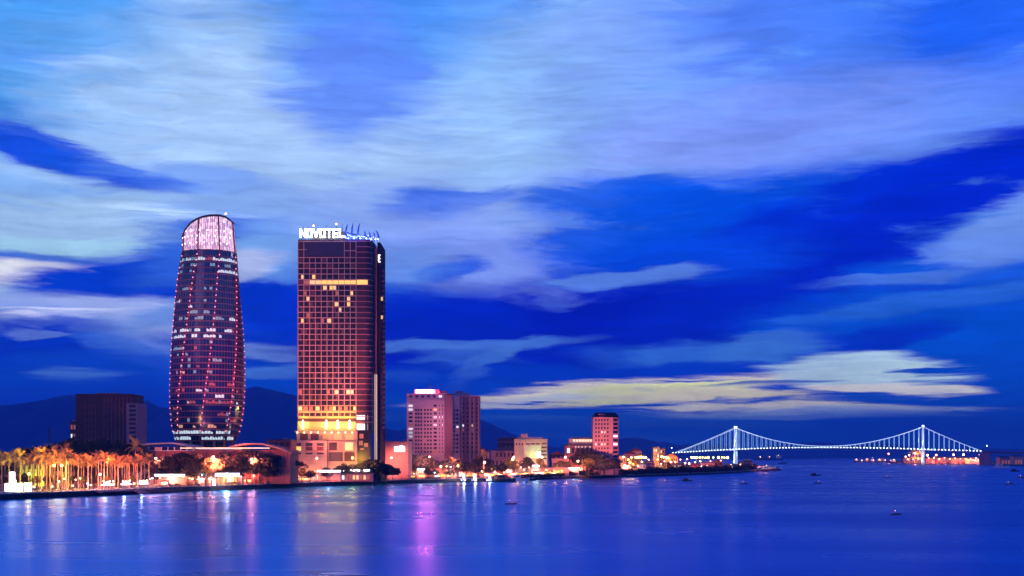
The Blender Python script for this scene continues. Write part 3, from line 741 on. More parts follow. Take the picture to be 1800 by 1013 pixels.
# ================================================================ other buildings
WM = {}
def winmesh(w, h, key, fr=True):
    k = (round(w, 2), round(h, 2), key)
    if k not in WM:
        mb = MB().box(-w/2, w/2, -.07, 0, 0, h, 0)
        if fr:
            mb.box(-w/2-.09, w/2+.09, -.12, 0, -.12, -.002, 1).box(-w/2-.09, w/2+.09, -.12, 0, h+.002, h+.1, 1)
            mb.box(-w/2-.09, -w/2-.002, -.11, 0, 0, h, 1).box(w/2+.002, w/2+.09, -.11, 0, 0, h, 1)
        WM[k] = mb.mesh('window', [M[key], M['stone_rose']])
    return WM[k]
br = random.Random(21)
def facade_windows(root, x0, x1, z0, z1, cols, rows, y=0.0, face='front', dep=0, fw=.55, fh=.5, dark='dark_glass', lit=(), plit=.03, budget=None, skipc=(), fr=True, xr=None):
    """a grid of windows on the front (y = 0) or on the right side (x = xr)"""
    cw, rh = (x1-x0)/cols, (z1-z0)/rows; rest = MB(); allw = []
    for r in range(rows):
        for c in range(cols):
            if c in skipc: continue
            k = dark
            if (c, r) in lit: k = lit[(c, r)]
            elif br.random() < plit: k = br.choice(('lit_warm', 'lit_white', 'lit_dim', 'lit_warm'))
            allw.append((k == dark, r, c, k))
    allw.sort()
    for i, (_, r, c, k) in enumerate(allw):
        x = x0+cw*(c+.5); z = z1-rh*(r+.75)
        w_, h_ = cw*fw, rh*fh
        if budget is None or budget[0] > 0:
            if face == 'front': link('window', winmesh(w_, h_, k, fr), root, (x, y, z))
            else: link('window', winmesh(w_, h_, k, fr), root, (xr, x, z), R(90))
            if budget: budget[0] -= 1
        else:
            if face == 'front': rest.box(x-w_/2, x+w_/2, y-.07, y, z, z+h_)
            else: rest.box(xr, xr+.07, x-w_/2, x+w_/2, z, z+h_)
    if rest.v: rest.build('window', M[dark], root, kind='stuff')
def block(name, label, cat, px0, px1, py, Y, depth, m, cols, rows, rz=0, roof='flat', rm=None, group=None, zb=0, **k):
    W = (px1-px0)/F*Y; H = wz(py, Y)-GZ
    X = wx((px0+px1)/2, Y)
    t = thing(name, label, cat, (X, Y, GZ), R(rz), group)
    MB().box(-W/2, W/2, 0, depth, 0, H).build('wall', m, t)
    if roof == 'flat':
        mb = MB(); mb.box(-W/2-.25, W/2+.25, -.25, depth+.25, H+.002, H+.5); mb.build('roof', rm or M['slate'], t)
    elif roof == 'hip':
        rh = min(W, depth)*.28; i0 = len([1]); mb = MB(); a = -W/2-.6; b = W/2+.6; c = -.6; d = depth+.6; e = min(W, depth)*.45
        P = [(a,c,H+.01),(b,c,H+.01),(b,d,H+.01),(a,d,H+.01),(a+e,(c+d)/2,H+rh),(b-e,(c+d)/2,H+rh)]
        for f in ((0,1,5,4),(1,2,5),(2,3,4,5),(3,0,4),(3,2,1,0)): mb.face([P[q] for q in f])
        mb.build('roof', rm or M['red_roof'], t)
    elif roof == 'gable':
        rh = W*.25; mb = MB(); P = [(-W/2-.4,-.4,H+.01),(W/2+.4,-.4,H+.01),(W/2+.4,depth+.4,H+.01),(-W/2-.4,depth+.4,H+.01),(0,-.4,H+rh),(0,depth+.4,H+rh)]
        for f in ((0,1,4),(1,2,5,4),(2,3,5),(3,0,4,5),(3,2,1,0)): mb.face([P[q] for q in f])
        mb.build('roof', rm or M['red_roof'], t)
    for q in range(int(br.uniform(2, 5)) if roof == 'flat' and W > 4 else 0):
        x = br.uniform(-W*.4, W*.35); y = br.uniform(depth*.1, depth*.7); s_ = br.uniform(.6, 1.3)
        if q % 2: MB().tube([(x, y, H+.5), (x, y, H+.5+s_*1.3)], s_*.6, 8).build('water_tank', M['grey_metal'], t)
        else: MB().box(x, x+s_*2, y, y+s_*1.6, H+.5, H+.5+s_*1.2).build('roof_unit', M['concrete'], t)
    if roof == 'flat' and rows and W > 6:
        for q in range(rows): MB().box(-W/2+W*.03, W/2-W*.03, -.32, -.13, H*zb+.35+(H-.7-H*zb)*q/rows, H*zb+.5+(H-.7-H*zb)*q/rows).build('ledge', m, t)
    if cols: facade_windows(t, -W/2+W*.04, W/2-W*.04, H*zb+.3, H-.4, cols, rows, **k)
    return t, W, H

# dark office block at the far left with a pale stair wing
t, W, H = block('office_block', 'wide dark brown office block with a pale striped end wing, rising behind the palms', 'office', 133, 232, 694, 830, 26, mat('office_brown', (.085,.03,.035), .8, var=.1), 0, 0, rm=M['brown'])
mb = MB()
z0, z1 = 6, H-2
for c in range(4): mb.box(-W/2+6.5+c*2.2, -W/2+6.8+c*2.2, -.3, -.002, z0, z1-4)
for c in range(8): mb.box(-W/2+19+c*2.6, -W/2+19.5+c*2.6, -.5, -.002, z0, z1)
mb.build('pilasters', mat('pilaster', (.24,.10,.12), .8), t)
facade_windows(t, -W/2+6.2, -W/2+14, z0, z1-2, 2, 11, fw=.8, fh=.55, dark='glass_maroon', plit=0, y=-.01)
facade_windows(t, -W/2+19.5, W/2-5.5, z0, z1-3, 7, 11, fw=.5, fh=.7, dark='dark_glass', plit=0, fr=False)
lx_ = lambda px: (px-182.5)/F*830
MB().box(lx_(166), lx_(205), 6, 18, H+.51, wz(690.5, 830)-GZ).build('roof_house', M['stone_rose'], t)
mb = MB(); mb.box(lx_(223), lx_(233)-.01, -1.4, -.01, 4, wz(709, 830)-GZ); 
mb.box(lx_(233), lx_(242.5), -1.4, 20, 0, wz(709, 830)-GZ); mb.build('stair_wing', mat('wing_pale', (.34,.19,.24), .8, var=.08), t)
for k in range(10):
    z = wz(713+k*7.7, 830)-GZ
    MB().box(lx_(228), lx_(240), -1.5, -1.41, z-1.3, z+.35).build('window', M['dark_glass'], t)
t2, _, _ = block('apartment_block', 'narrow dim apartment block half hidden behind the dark office block', 'building', 123, 134, 742, 900, 16, M['brown'], 2, 6, plit=.15, dark='lit_dim')
# lattice radio mast
mt = thing('radio_mast', 'thin dark lattice mast above the trees at the far left', 'mast', (wx(87, 1000), 1000, GZ))
mb = MB(); hh = wz(752, 1000)-GZ
for sx, sy in ((-1,-1),(1,-1),(1,1),(-1,1)): mb.tube([(sx*1.6, sy*1.6, 0), (sx*.5, sy*.5, hh)], .12, 4)
mb.build('leg', M['dark_metal'], mt); mb = MB(); n = 14
for k in range(n):
    r0, r1 = 1.6-1.1*k/n, 1.6-1.1*(k+1)/n; z0, z1 = hh*k/n, hh*(k+1)/n
    for s in (-1, 1): mb.tube([(-r0, s*r0, z0), (r1, s*r1, z1)], .07, 3); mb.tube([(s*r0, -r0, z0), (s*r1, r1, z1)], .07, 3)
mb.build('bracing', M['dark_metal'], mt)

# convention hall: low, pale, two shallow vaults and a long light line
CY = 705.0; cx0 = 380
hall = thing('convention_hall', 'long low pale hall with two shallow curved roofs in front of the round tower', 'building', (wx(cx0, CY), CY, GZ))
X_ = lambda px: (px-cx0)/F*CY
Z_ = lambda py: wz(py, CY)-GZ
hw = mat('hall_wall', (.33,.09,.07), .8, var=.1)
MB().box(X_(262), X_(511), 0, 26, 0, Z_(791)).build('wall', hw, hall)
MB().box(X_(240), X_(262)-.01, -.5, 22, 0, Z_(791)).build('wing_wall', M['white'], hall)
def vault(name, pts, y0, y1, th, m):
    mb = MB(); lo = [(X_(p), Z_(y)-th) for p, y in pts]; hi = [(X_(p), Z_(y)) for p, y in pts]
    for k in range(len(pts)-1):
        a, b, c, d = lo[k], lo[k+1], hi[k+1], hi[k]
        for y in (y0, y1): mb.face([(q[0], y, q[1]) for q in ((a,b,c,d) if y == y0 else (d,c,b,a))])
        mb.face([(d[0],y0,d[1]),(c[0],y0,c[1]),(c[0],y1,c[1]),(d[0],y1,d[1])]); mb.face([(a[0],y1,a[1]),(b[0],y1,b[1]),(b[0],y0,b[1]),(a[0],y0,a[1])])
    mb.build(name, m, hall)
for k in range(20): MB().box(X_(266+k*12.3), X_(266+k*12.3)+1.6, -.2, -.002, Z_(822), Z_(806)).build('window', M['brown'] if k % 4 else M['lit_dim'], hall)
mb = MB()
for k in range(42): mb.box(X_(263+k*6), X_(263+k*6)+.35, -.55, -.003, .2, Z_(796))
mb.build('fins', M['stone_rose'], hall)
vault('roof', [(234,784),(262,779.5),(290,778.2),(305,778.3),(322,781),(345,786.5)], -2, 24, .9, mat('vault_metal', (.42,.38,.40), .6))
vault('roof', [(405,784),(430,779.8),(448,779),(463,779.8),(480,784),(500,790),(514,796)], -1.5, 24, .9, mat('hall_roof', (.36,.20,.17), .7))
MB().box(X_(300), X_(425), 3, 22, Z_(791)+.01, Z_(787.5)).build('terrace', M['white'], hall)
MB().box(X_(318), X_(474), -.5, -.1, Z_(788.6), Z_(787.2)).build('light_line', mat('terrace_light', (.8,.7,.6), .5, emit=(1,.78,.5), ek=1.5), hall)
for k in range(7):
    px = 262+k*11.2; MB().box(X_(px)+.3, X_(px+11)-.3, -.4, -.02, Z_(791.5), Z_(786.5)).build('window', M['dark_glass'] if k != 1 else M['lit_dim'], hall)
mb = MB(); mb.box(X_(260), X_(342), -.5, -.003, Z_(793), Z_(791.8)); 
for k in range(8): px = 262+k*11.2; mb.box(X_(px)-.25, X_(px)+.25, -.5, -.003, Z_(791.8)+.01, Z_(785.8))
mb.build('window_frame', M['white'], hall)
t, W, H = block('side_pavilion', 'flat-roofed pavilion with dark window openings beside the hotel podium', 'building', 470, 512, 774, 735, 18, hw, 4, 3, dark='brown', zb=.45, fw=.8, fh=.55)

# shop hall to the right of the hotel with a bright white sign
t, W, H = block('shopping_hall', 'plain salmon-coloured hall with a glowing white sign, between the hotel and the twin tower', 'building', 672, 718, 777, 830, 30, mat('salmon_wall', (.55,.25,.2), .8, var=.07), 0, 0, rm=M['stone_pink'])
sx = lambda px: (px-695)/F*830
mb = MB(); mb.box(sx(693.5), sx(711.5), -.7, -.1, wz(794, 830)-GZ, wz(785.5, 830)-GZ); mb.box(sx(703), sx(708), -.65, -.1, wz(785.4, 830)-GZ, wz(783.5, 830)-GZ); mb.build('light_box_sign', mat('sign_panel', (.8,.8,.8), .5, emit=(1,.98,.95), ek=3), t)
MB().box(-W/2-.2, W/2+.2, -.3, -.01, wz(797, 830)-GZ, wz(796, 830)-GZ).build('string_course', M['stone_pink'], t)

# twin tower hotel with the red sign
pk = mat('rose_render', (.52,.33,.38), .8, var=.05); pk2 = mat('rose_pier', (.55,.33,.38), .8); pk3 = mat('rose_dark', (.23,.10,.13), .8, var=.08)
GY = 930.0; gX = lambda px: (px-755)/F*GY; gZ = lambda py: wz(py, GY)-GZ
tw = thing('apartment_tower', 'pinkish tower with a glowing red-pink rooftop sign right of the tall slab hotel', 'tower', (wx(755, GY), GY, GZ))
MB().box(gX(715), gX(781), 0, 28, 0, gZ(693)).build('wall', pk, tw)
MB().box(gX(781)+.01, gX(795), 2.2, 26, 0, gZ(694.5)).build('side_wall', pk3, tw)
MB().box(gX(714), gX(782), -1.1, 28, gZ(702.5), gZ(701.5)).build('cornice', pk2, tw)
MB().box(gX(714.5), gX(795.5), -.3, 28.2, gZ(693)+.003, gZ(691.8)).build('roof', pk2, tw)
MB().box(gX(728), gX(772), 4, 20, gZ(691.8)+.004, gZ(684.5)).build('roof_house', mat('sign_back', (.5,.22,.26), .8), tw)
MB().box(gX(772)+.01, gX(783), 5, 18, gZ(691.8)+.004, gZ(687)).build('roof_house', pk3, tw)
mb = MB()
for px in (728, 743.5, 760.5): mb.box(gX(px)-.45, gX(px)+.45, -.7, -.002, 0, gZ(717))
mb.box(gX(728), gX(760.5), -.72, -.003, gZ(717.5), gZ(716.5)); mb.build('pier', pk2, tw)
bud = [97]
lt = {(0,0):'lit_white'}
facade_windows(tw, gX(716), gX(727.5), gZ(798), gZ(710), 1, 13, fw=.6, dark='glass_maroon', lit={(0,0):'lit_white',(0,1):'lit_white',(0,5):'lit_dim',(0,6):'lit_white',(0,7):'lit_teal',(0,8):'lit_teal'}, plit=0, budget=bud, fr=False)
facade_windows(tw, gX(728.8), gX(743), gZ(798), gZ(717.5), 3, 12, fw=.62, dark='glass_maroon', plit=0, budget=bud, fr=False)
facade_windows(tw, gX(744.5), gX(760), gZ(798), gZ(717.5), 3, 12, fw=.62, dark='glass_maroon', plit=0, budget=bud, fr=False, lit={(0,8):'lit_dim'})
facade_windows(tw, gX(761), gX(769), gZ(798), gZ(710), 1, 13, fw=.7, dark='glass_maroon', budget=[20], plit=0, fr=False, lit={(0,1):'lit_gold',(0,3):'lit_white',(0,5):'lit_white',(0,12):'lit_dim'})
facade_windows(tw, gX(770), gX(780.5), gZ(798), gZ(710), 2, 13, fw=.25, dark='glass_maroon', budget=[3], plit=0, fr=False, lit={(0,3):'lit_white',(1,3):'lit_white',(1,5):'lit_white'})
facade_windows(tw, gX(717), gX(779), gZ(700.5), gZ(694), 6, 1, fw=.5, fh=.6, dark='brown', budget=[9], plit=0, fr=False, lit={(5,0):'lit_white'})
MB().tube([(gX(755.5), 3.9, gZ(684.5)), (gX(755.5), 3.9, gZ(674))], .12, 4).build('mast', M['dark_metal'], tw)
rs = mat('red_sign_letter', (.9,.4,.5), .4, emit=(1,.12,.4), ek=85)
letters('PLAZA', gX(746), gX(763.5), 3.4, gZ(689.8), gZ(686), .5, rs, tw)
letters('GREEN', gX(731), gX(745.8), 3.4, gZ(689.8), gZ(686), .5, rs, tw)
MB().box(gX(730.5), gX(764), 3.45, 3.99, gZ(690.4), gZ(690)).build('sign_frame', M['dark_metal'], tw)
point((wx(747, GY), GY+1.0, wz(688, GY)), 45000, (1,.12,.22), 1.0, None, 'sign_light')
# the rear tower
HY2 = 985.0; h2 = thing('apartment_tower', 'dim dull-pink rear tower just right of the one with the red sign', 'tower', (wx(818, HY2), HY2, GZ))
kX = lambda px: (px-818)/F*HY2; kZ = lambda py: wz(py, HY2)-GZ
MB().box(kX(793), kX(808), 0, 24, 0, kZ(696)).build('wall', pk, h2)
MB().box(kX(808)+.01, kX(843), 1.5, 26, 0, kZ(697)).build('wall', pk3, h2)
MB().box(kX(793), kX(843), 1.2, 26.4, kZ(697)+.01, kZ(695.6)).build('roof', pk2, h2)
MB().box(kX(797), kX(826), 5, 20, kZ(695.6)+.01, kZ(690)).build('roof_house', pk, h2); MB().box(kX(801), kX(812), 6, 18, kZ(690)+.01, kZ(687)).build('roof_house', pk3, h2)
facade_windows(h2, kX(795), kX(807), kZ(798), kZ(718), 2, 11, fw=.6, dark='glass_maroon', plit=0, fr=False, lit={(1,4):'lit_white',(1,5):'lit_dim'})
facade_windows(h2, kX(810), kX(842), kZ(798), kZ(706), 4, 12, y=1.5, fw=.3, dark='glass_maroon', plit=0, fr=False, lit={(0,5):'lit_white',(0,6):'lit_dim',(2,5):'lit_warm',(2,6):'lit_dim'})
mb = MB()
for px in (812, 826, 833, 841): mb.box(kX(px)-.3, kX(px)+.3, 1.1, 1.49, 0, kZ(699))
mb.build('pier', pk, h2)

# colonial house with red hipped roof and dormers
t, W, H = block('colonial_house', 'pale pink villa with a steep dark red hipped roof and three small dormers', 'house', 815, 860, 795.5, 1010, 16, M['stone_pink'], 8, 2, roof='hip', dark='black', fw=.45, fh=.5, fr=False)
for px in (825, 835, 850):
    x = (px-837.5)/F*1010; mb = MB(); s = 1.5 if px == 850 else 1.0; mb.box(x-s, x+s, 1.0, 4, H-.1, H+1.2*s); mb.face([(x-s-.2, .8, H+1.2*s), (x+s+.2, .8, H+1.2*s), (x, .8, H+2.3*s)]); mb.face([(x-s-.2,.8,H+1.2*s),(x,.8,H+2.3*s),(x,5,H+2.3*s),(x-s-.2,5,H+1.2*s)]); mb.face([(x,.8,H+2.3*s),(x+s+.2,.8,H+1.2*s),(x+s+.2,5,H+1.2*s),(x,5,H+2.3*s)])
    mb.build('dormer', M['stone_pink'], t)
block('low_house', 'flat salmon house between the red-roofed villa and the cream block', 'house', 862, 906, 792, 1050, 18, M['stone_pink'], 6, 3, dark='brown', fw=.4)
block('low_house', 'small upper house with a flat roof just behind the salmon house', 'house', 880, 905, 788, 1085, 12, M['stone_rose'], 4, 2, dark='brown')
block('apartment_block', 'dark maroon apartment block standing behind the low salmon house', 'building', 875, 916, 770.5, 1250, 22, mat('maroon_wall', (.13,.035,.04), .8), 9, 6, dark='stone_rose', fw=.6, fh=.3, fr=False, plit=0)
# cream block with the floodlit green-white wall
t, W, H = block('cream_block', 'cream stepped office block with a floodlit green-white wall', 'building', 904, 962, 773, 1020, 22, M['cream'], 0, 0, rm=M['cream'])
ex = lambda px: (px-933)/F*1020; ez = lambda py: wz(py, 1020)-GZ
MB().box(ex(916), ex(927), 2, 10, H+.51, ez(763)).build('stair_tower', M['cream'], t); MB().box(ex(909), ex(955), 3, 18, H+.51, ez(769)).build('penthouse', M['cream'], t)
MB().box(ex(921), ex(951), -.5, -.01, ez(806), ez(783)).build('lit_wall', mat('lit_wall_panel', (.6,.62,.5), .7), t)
for r in range(5): MB().box(ex(952), ex(961), -.2, -.01, ez(781.5+r*6.5), ez(779+r*6.5)).build('window', M['black'], t)
for c in range(3): MB().box(ex(924+c*9), ex(931+c*9), -.2, -.01, ez(781.5), ez(779.5)).build('window', M['black'], t)
for c in range(3): MB().box(ex(907+c*5), ex(909.5+c*5), -.2, -.01, ez(783), ez(779)).build('window', M['black'], t)
fl = MB().box(ex(942), ex(950), -3.4, -2.8, ez(804), ez(795)).build('light_box', mat('wall_light_box', (.8,.9,.7), .5, emit=(.85,1,.7), ek=3), t)
point((wx(944, 1020), 1013, wz(800, 1020)), 3200, (.4,1,.12), 1.0, None, 'wall_flood_light')
# dark-topped office with lit penthouse, then the pink tower
t, W, H = block('terraced_office', 'stepped office with dark cornice and lit glazed top floor left of the pink tower', 'office', 993, 1046, 783, 1060, 22, M['stone_rose'], 6, 3, dark='black', fw=.6, fh=.5, fr=False)
fx = lambda px: (px-1019.5)/F*1060; fz = lambda py: wz(py, 1060)-GZ
MB().box(fx(1000), fx(1044), 3, 18, H+.51, fz(771.5)).build('upper_storey', M['cream'], t); MB().box(fx(1005), fx(1044), 2.4, 18, fz(771.5)+.01, fz(769)).build('upper_roof', M['slate'], t)
for c in range(7): MB().box(fx(1007.5+c*5), fx(1011.5+c*5), 2.85, 2.99, fz(776.5), fz(772.5)).build('lit_window', mat('pent_glow', (.5,.6,.4), .5, emit=(.75,1,.65), ek=.8), t)
for px in (1012, 1017, 1023, 1029, 1037): MB().ball((fx(px), -.5, fz(785.8)), .55, 0, 6, 4).build('soffit_lamp', M['lit_white'], t)
MB().box(fx(991), fx(1046), -1, 22.6, H+.002, fz(781.2)).build('cornice', M['slate'], t)
PY = 1050.0; pX = lambda px: (px-1065)/F*PY; pZ = lambda py: wz(py, PY)-GZ
pt = thing('pink_tower', 'salmon-pink tower with rows of square dark windows and a dark mansard roof', 'tower', (wx(1065, PY), PY, GZ))
MB().box(pX(1043), pX(1077), 0, 20, 0, pZ(733.5)).build('wall', mat('pink_render', (.60,.25,.24), .8, var=.05), pt)
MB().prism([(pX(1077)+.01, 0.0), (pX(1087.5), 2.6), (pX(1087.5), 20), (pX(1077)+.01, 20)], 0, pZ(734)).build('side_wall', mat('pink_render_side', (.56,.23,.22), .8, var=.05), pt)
o4 = [(pX(1042), -.6), (pX(1088.5), -.6), (pX(1088.5), 20.6), (pX(1042), 20.6)]; i4 = [(pX(1047), 4), (pX(1082), 4), (pX(1082), 17), (pX(1047), 17)]
MB().prism(o4, pZ(733.5)+.01, pZ(725), 0, i4).build('roof', M['black'], pt)
for c in range(3): MB().box(pX(1053+c*4), pX(1055+c*4), .9, 2.2, pZ(729.5), pZ(728)).build('dormer', M['stone_pink'], pt)
facade_windows(pt, pX(1045), pX(1071), pZ(806), pZ(735), 5, 10, fw=.52, fh=.5, dark='glass_maroon', fr=False, plit=0, lit={(2,3):'lit_white',(3,3):'lit_warm',(2,4):'lit_dim',(0,6):'lit_white',(2,6):'lit_white',(3,6):'lit_warm',(2,9):'lit_green'})
for r in range(10):
    z = pZ(735+7.1*(r+.75)); MB().prism([(pX(1078), .22), (pX(1086), 2.2), (pX(1086), 2.05), (pX(1078), .07)], z, z+1.9).build('window', M['glass_maroon'] if r not in (4, 6) else M['lit_white'], pt)

# low houses along the bank
LH = [  # px0 px1 py Y depth material cols rows roof label
 (966,992,800,1080,14,'slate',4,2,'gable','grey gabled shed just right of the cream block'),
 (970,1000,806,1045,12,'stone_pink',6,1,'flat','low pink shop left of the dark palm clump'),
 (1088,1100,802,1190,10,'stone_pink',3,2,'flat','small pink house at the right foot of the pink tower'),
 (1098,1118,798,1350,12,'stone_rose',5,2,'hip','rose house with a hipped roof under the far hill'),
 (1108,1128,793,1480,14,'stone_rose',5,3,'hip','broad rose villa with a raised centre behind the bright lamps'),
 (1094,1108,821,1150,8,'cream',4,1,'flat','low cream kiosk above the bank near the big red lamp'),
 (1122,1136,816,1190,9,'white',3,2,'flat','white-fronted house lit bluish white'),
 (1134,1150,812,1200,11,'stone_pink',4,3,'flat','tall pink house with a dark side, right of the white one'),
 (1148,1159,787,1520,14,'stone_pink',3,4,'flat','pale pink twin block, left half'),
 (1159.5,1169,789.5,1540,12,'stone_rose',2,4,'flat','pale pink twin block, right half with notch'),
 (1184,1202,816,1240,10,'stone_pink',5,2,'flat','pink house behind the clipped dark bushes'),
 (1176,1184,818,1225,7,'cream',2,1,'flat','tiny yellow-lit house left of the clipped bushes'),
 (1234,1256,814,1330,11,'stone_pink',6,2,'flat','long pink house below the row of yellow lamps'),
 (1256,1270,812,1390,9,'red_roof',3,2,'gable','narrow house with a red gable below the yellow lamps'),
 (1268,1290,818,1370,11,'stone_pink',6,2,'flat','low pink house at the right end of the bank row'),
 (1215,1232,819,1300,9,'stone_rose',4,1,'hip','small rose house between two bushes on the bank'),
 (1170,1192,803,1500,12,'stone_rose',5,2,'gable','rose gabled house behind the twin pink block'),
 (1300,1309,813,1700,14,'stone_rose',2,2,'flat','small red-lit hut beside the dark block at the river mouth'),
]
for (a, b, y, Y, d, m, c, r, rf, lb) in LH:
    block('low_house', lb, 'house', a, b, y, Y, d, M[m], c, r, roof=rf, rm=M['red_roof'] if rf in ('hip', 'gable') else M['slate'], dark='glass_maroon', plit=.25, fw=.45, fr=False, group='low houses along the bank')
block('dark_block', 'dark windowless block at the river mouth below the left bridge pylon', 'building', 1308, 1322, 810, 1640, 18, M['black'], 3, 2, dark='brown', plit=0)
# village houses hidden among palms on the left
t, W, H = block('promenade_house', 'large yellow-green lit house with a pale cornice behind the leftmost palms', 'house', 36, 78, 806, 640, 14, mat('lime_render', (.55,.50,.16), .8, var=.08), 4, 2, dark='brown', rm=M['white'], fw=.4)
block('promenade_house', 'small orange-lit house right of the yellow-green one behind the palms', 'house', 79, 112, 829, 650, 10, mat('ochre_render', (.5,.3,.14), .8, var=.08), 4, 1, dark='brown', plit=.3)
block('promenade_house', 'dim reddish house at the left edge behind the palms', 'house', -20, 22, 813, 660, 12, M['stone_pink'], 4, 2, dark='brown', plit=.2)
block('promenade_house', 'long low rose building behind the palms in front of the dark trees', 'house', 116, 178, 838, 690, 10, M['stone_rose'], 9, 1, dark='brown', plit=.3)
block('shop_row', 'long low pink shop row with warm openings below the hotel podium', 'shops', 545, 655, 833, 790-28, 6, M['stone_rose'], 16, 1, dark='lit_dim', plit=.5, fw=.7, fh=.6)
block('shop_row', 'low pink shop row with lit windows in front of the pink twin tower', 'shops', 700, 800, 823, 905, 8, mat('shop_pink', (.5,.2,.18), .8), 14, 1, dark='lit_dim', plit=.5, fw=.7, fh=.6)
block('shop_row', 'rose garden wall building in front of the red-roofed villa', 'shops', 805, 900, 826, 960, 8, M['stone_rose'], 14, 1, dark='lit_dim', plit=.4, fw=.6, fh=.5)
block('shop_row', 'salmon shop row right of the cream block below the grey shed', 'shops', 930, 1000, 822, 1010, 8, M['stone_pink'], 10, 1, dark='lit_dim', plit=.6, fw=.6, fh=.5)
block('shop_row', 'pink single-storey row under the convention hall behind the trees', 'shops', 262, 420, 834, 690, 7, M['stone_pink'], 20, 1, dark='lit_dim', plit=.4, fw=.7, fh=.6)
t = thing('fill_flood', 'small floodlight added on the lawn to light the yellow-green house', 'lamp', (wx(56, 631), 631, GZ))  # lamp added to brighten the yellow-green house front
MB().box(-.3,.3,-.2,.2,0,.5).build('housing', M['dark_metal'], t); MB().box(-.25,.25,.201,.24,.05,.45).build('lens', M['bulb_yellow'], t)
spot((0, .9, .9), (0, 9, 7), 10000, (.62,.9,.04), 150, .5, t, .8, 'house_fill')

# ================================================================ suspension bridge
PL = Vector((wx(1293, 2750), 2750, 0)); PR = Vector((wx(1622.5, 2600), 2600, 0))
bdir = (PR-PL).normalized(); bn = Vector((-bdir.y, bdir.x, 0))
span = (PR-PL).length
br_ = thing('suspension_bridge', 'white-blue lit suspension bridge with two tall pylons across the river mouth', 'bridge', tuple(PL))
def bp(s, o, z): v = bdir*s+bn*o; return (v.x, v.y, z)
pw_m = mat('pylon_glow', (.75,.78,.82), .5, emit=(.6,.78,1), ek=.45)  # part of the floodlighting is put into the paint as emission
cab = mat('cable_light', (.6,.7,.8), .4, emit=(.6,.78,1), ek=1.25); hang = mat('hanger_light', (.6,.7,.8), .4, emit=(.4,.8,1), ek=1.1)
dkm = mat('deck_paint', (.30,.33,.40), .5)
def deckz(s):
    t = s/span
    return 34.4+(33.4-34.4)*t+3.6*(1-((t-.5)/.5)**2) if 0 <= t <= 1 else (34.4+s*.055 if s < 0 else 33.4-(s-span)*.035)
SL, SR = -133, span+112
for s0, ztop in ((0, 82.5), (span, 81.3)):
    mb = MB()
    p = thing('pylon', '', '', bp(s0, 0, 0)); del p['label']; del p['category']; p.parent = br_
    for o in (-9.5, 9.5):
        mb = MB(); b0 = 2.4; A = Matrix(((bdir.x, bn.x, 0, 0), (bdir.y, bn.y, 0, 0), (0, 0, 1, 0), (0, 0, 0, 1)))
        k = o*.82
        def q(z, wv, ctr): return [tuple(A @ Vector((a*wv, ctr+b*wv*.8, z))) for a, b in ((-1,-1),(1,-1),(1,1),(-1,1))]
        lo, hi = q(-2, 2.5, o), q(ztop, 1.7, k); i = len(mb.v); mb.v += lo+hi
        for f in ((3,2,1,0),(4,5,6,7),(0,1,5,4),(1,2,6,5),(2,3,7,6),(3,0,4,7)): mb.f.append(tuple(i+u for u in f)); mb.m.append(0)
        mb.build('leg', pw_m, p)
        MB().ball(tuple(A @ Vector((0, k, ztop+1.6))), 1.5, 0, 8, 5).build('saddle_lamp', M['bulb_white'], p)
    for z in (deckz(s0)-4, deckz(s0)+20, ztop-4):
        mb = MB(); M4 = Matrix.Translation((0, 0, z)) @ A; mb.box(-1.3, 1.3, -8.2, 8.2, -1.1, 1.1, 0, M4); mb.build('cross_beam', pw_m, p)
    mb = MB(); M4 = A; mb.box(-8, 8, -16, 16, -2, 1.9, 0, M4); mb.build('pile_cap', M['concrete'], p)
    b0 = Vector(bp(s0, 0, 0))+PL
    for o in (-17, 17):
        for z, dz in ((3, 1), (deckz(s0)+2.5, 1)):
            a = b0+bn*o+Vector((0, 0, z)); spot(tuple(a+bdir*(-9)), tuple(b0+bn*(o*.5)+Vector((0, 0, z+22))), 90000, (.55,.75,1), 75, .6, None, .6, 'pylon_flood')
# deck: box girder following its gentle arch, and approach viaducts
def strip(name, s0, s1, n, hw_, th, m, zf=deckz, lift=0):
    mb = MB(); prev = None
    for k in range(n+1):
        s = s0+(s1-s0)*k/n; z = zf(s)+lift
        cur = [bp(s, -hw_, z), bp(s, hw_, z), bp(s, hw_*.7, z-th), bp(s, -hw_*.7, z-th)]
        if prev:
            for a in range(4): b = (a+1) % 4; mb.face([prev[a], cur[a], cur[b], prev[b]])
        prev = cur
    return mb.build(name, m, br_)
strip('deck', SL-8, SR+6, 60, 9, 2.4, dkm)
strip('viaduct', SL-190, SL-8.1, 10, 8, 2, mat('viaduct_l', (.3,.2,.22), .7))
strip('viaduct', SR+6.1, SR+330, 14, 9, 3.2, mat('viaduct_r', (.18,.13,.2), .7))
for s in (SL-30, SL-75, SL-120, SL-165):
    mb = MB(); x, y, _ = bp(s, 0, 0); mb.tube([(x, y, 0), (x, y, deckz(s)-2)], 1.6, 8); mb.build('pier', M['concrete'], br_)
for i, s in enumerate((SR+10, SR+95, SR+180, SR+260)):
    mb = MB(); A = Matrix(((bdir.x, bn.x, 0, 0), (bdir.y, bn.y, 0, 0), (0, 0, 1, 0), (0, 0, 0, 1))); x, y, _ = bp(s, 0, 0)
    M4 = Matrix.Translation((x, y, 0)) @ A
    if i == 0: mb.box(-11, 11, -10, 10, -1, deckz(s)-3.3, 0, M4); mb.build('anchorage', mat('anchorage', (.3,.16,.22), .8), br_)
    else: mb.box(-2.2, 2.2, -7, 7, -1, deckz(s)-3.3, 0, M4); mb.build('pier', M['brown'], br_)
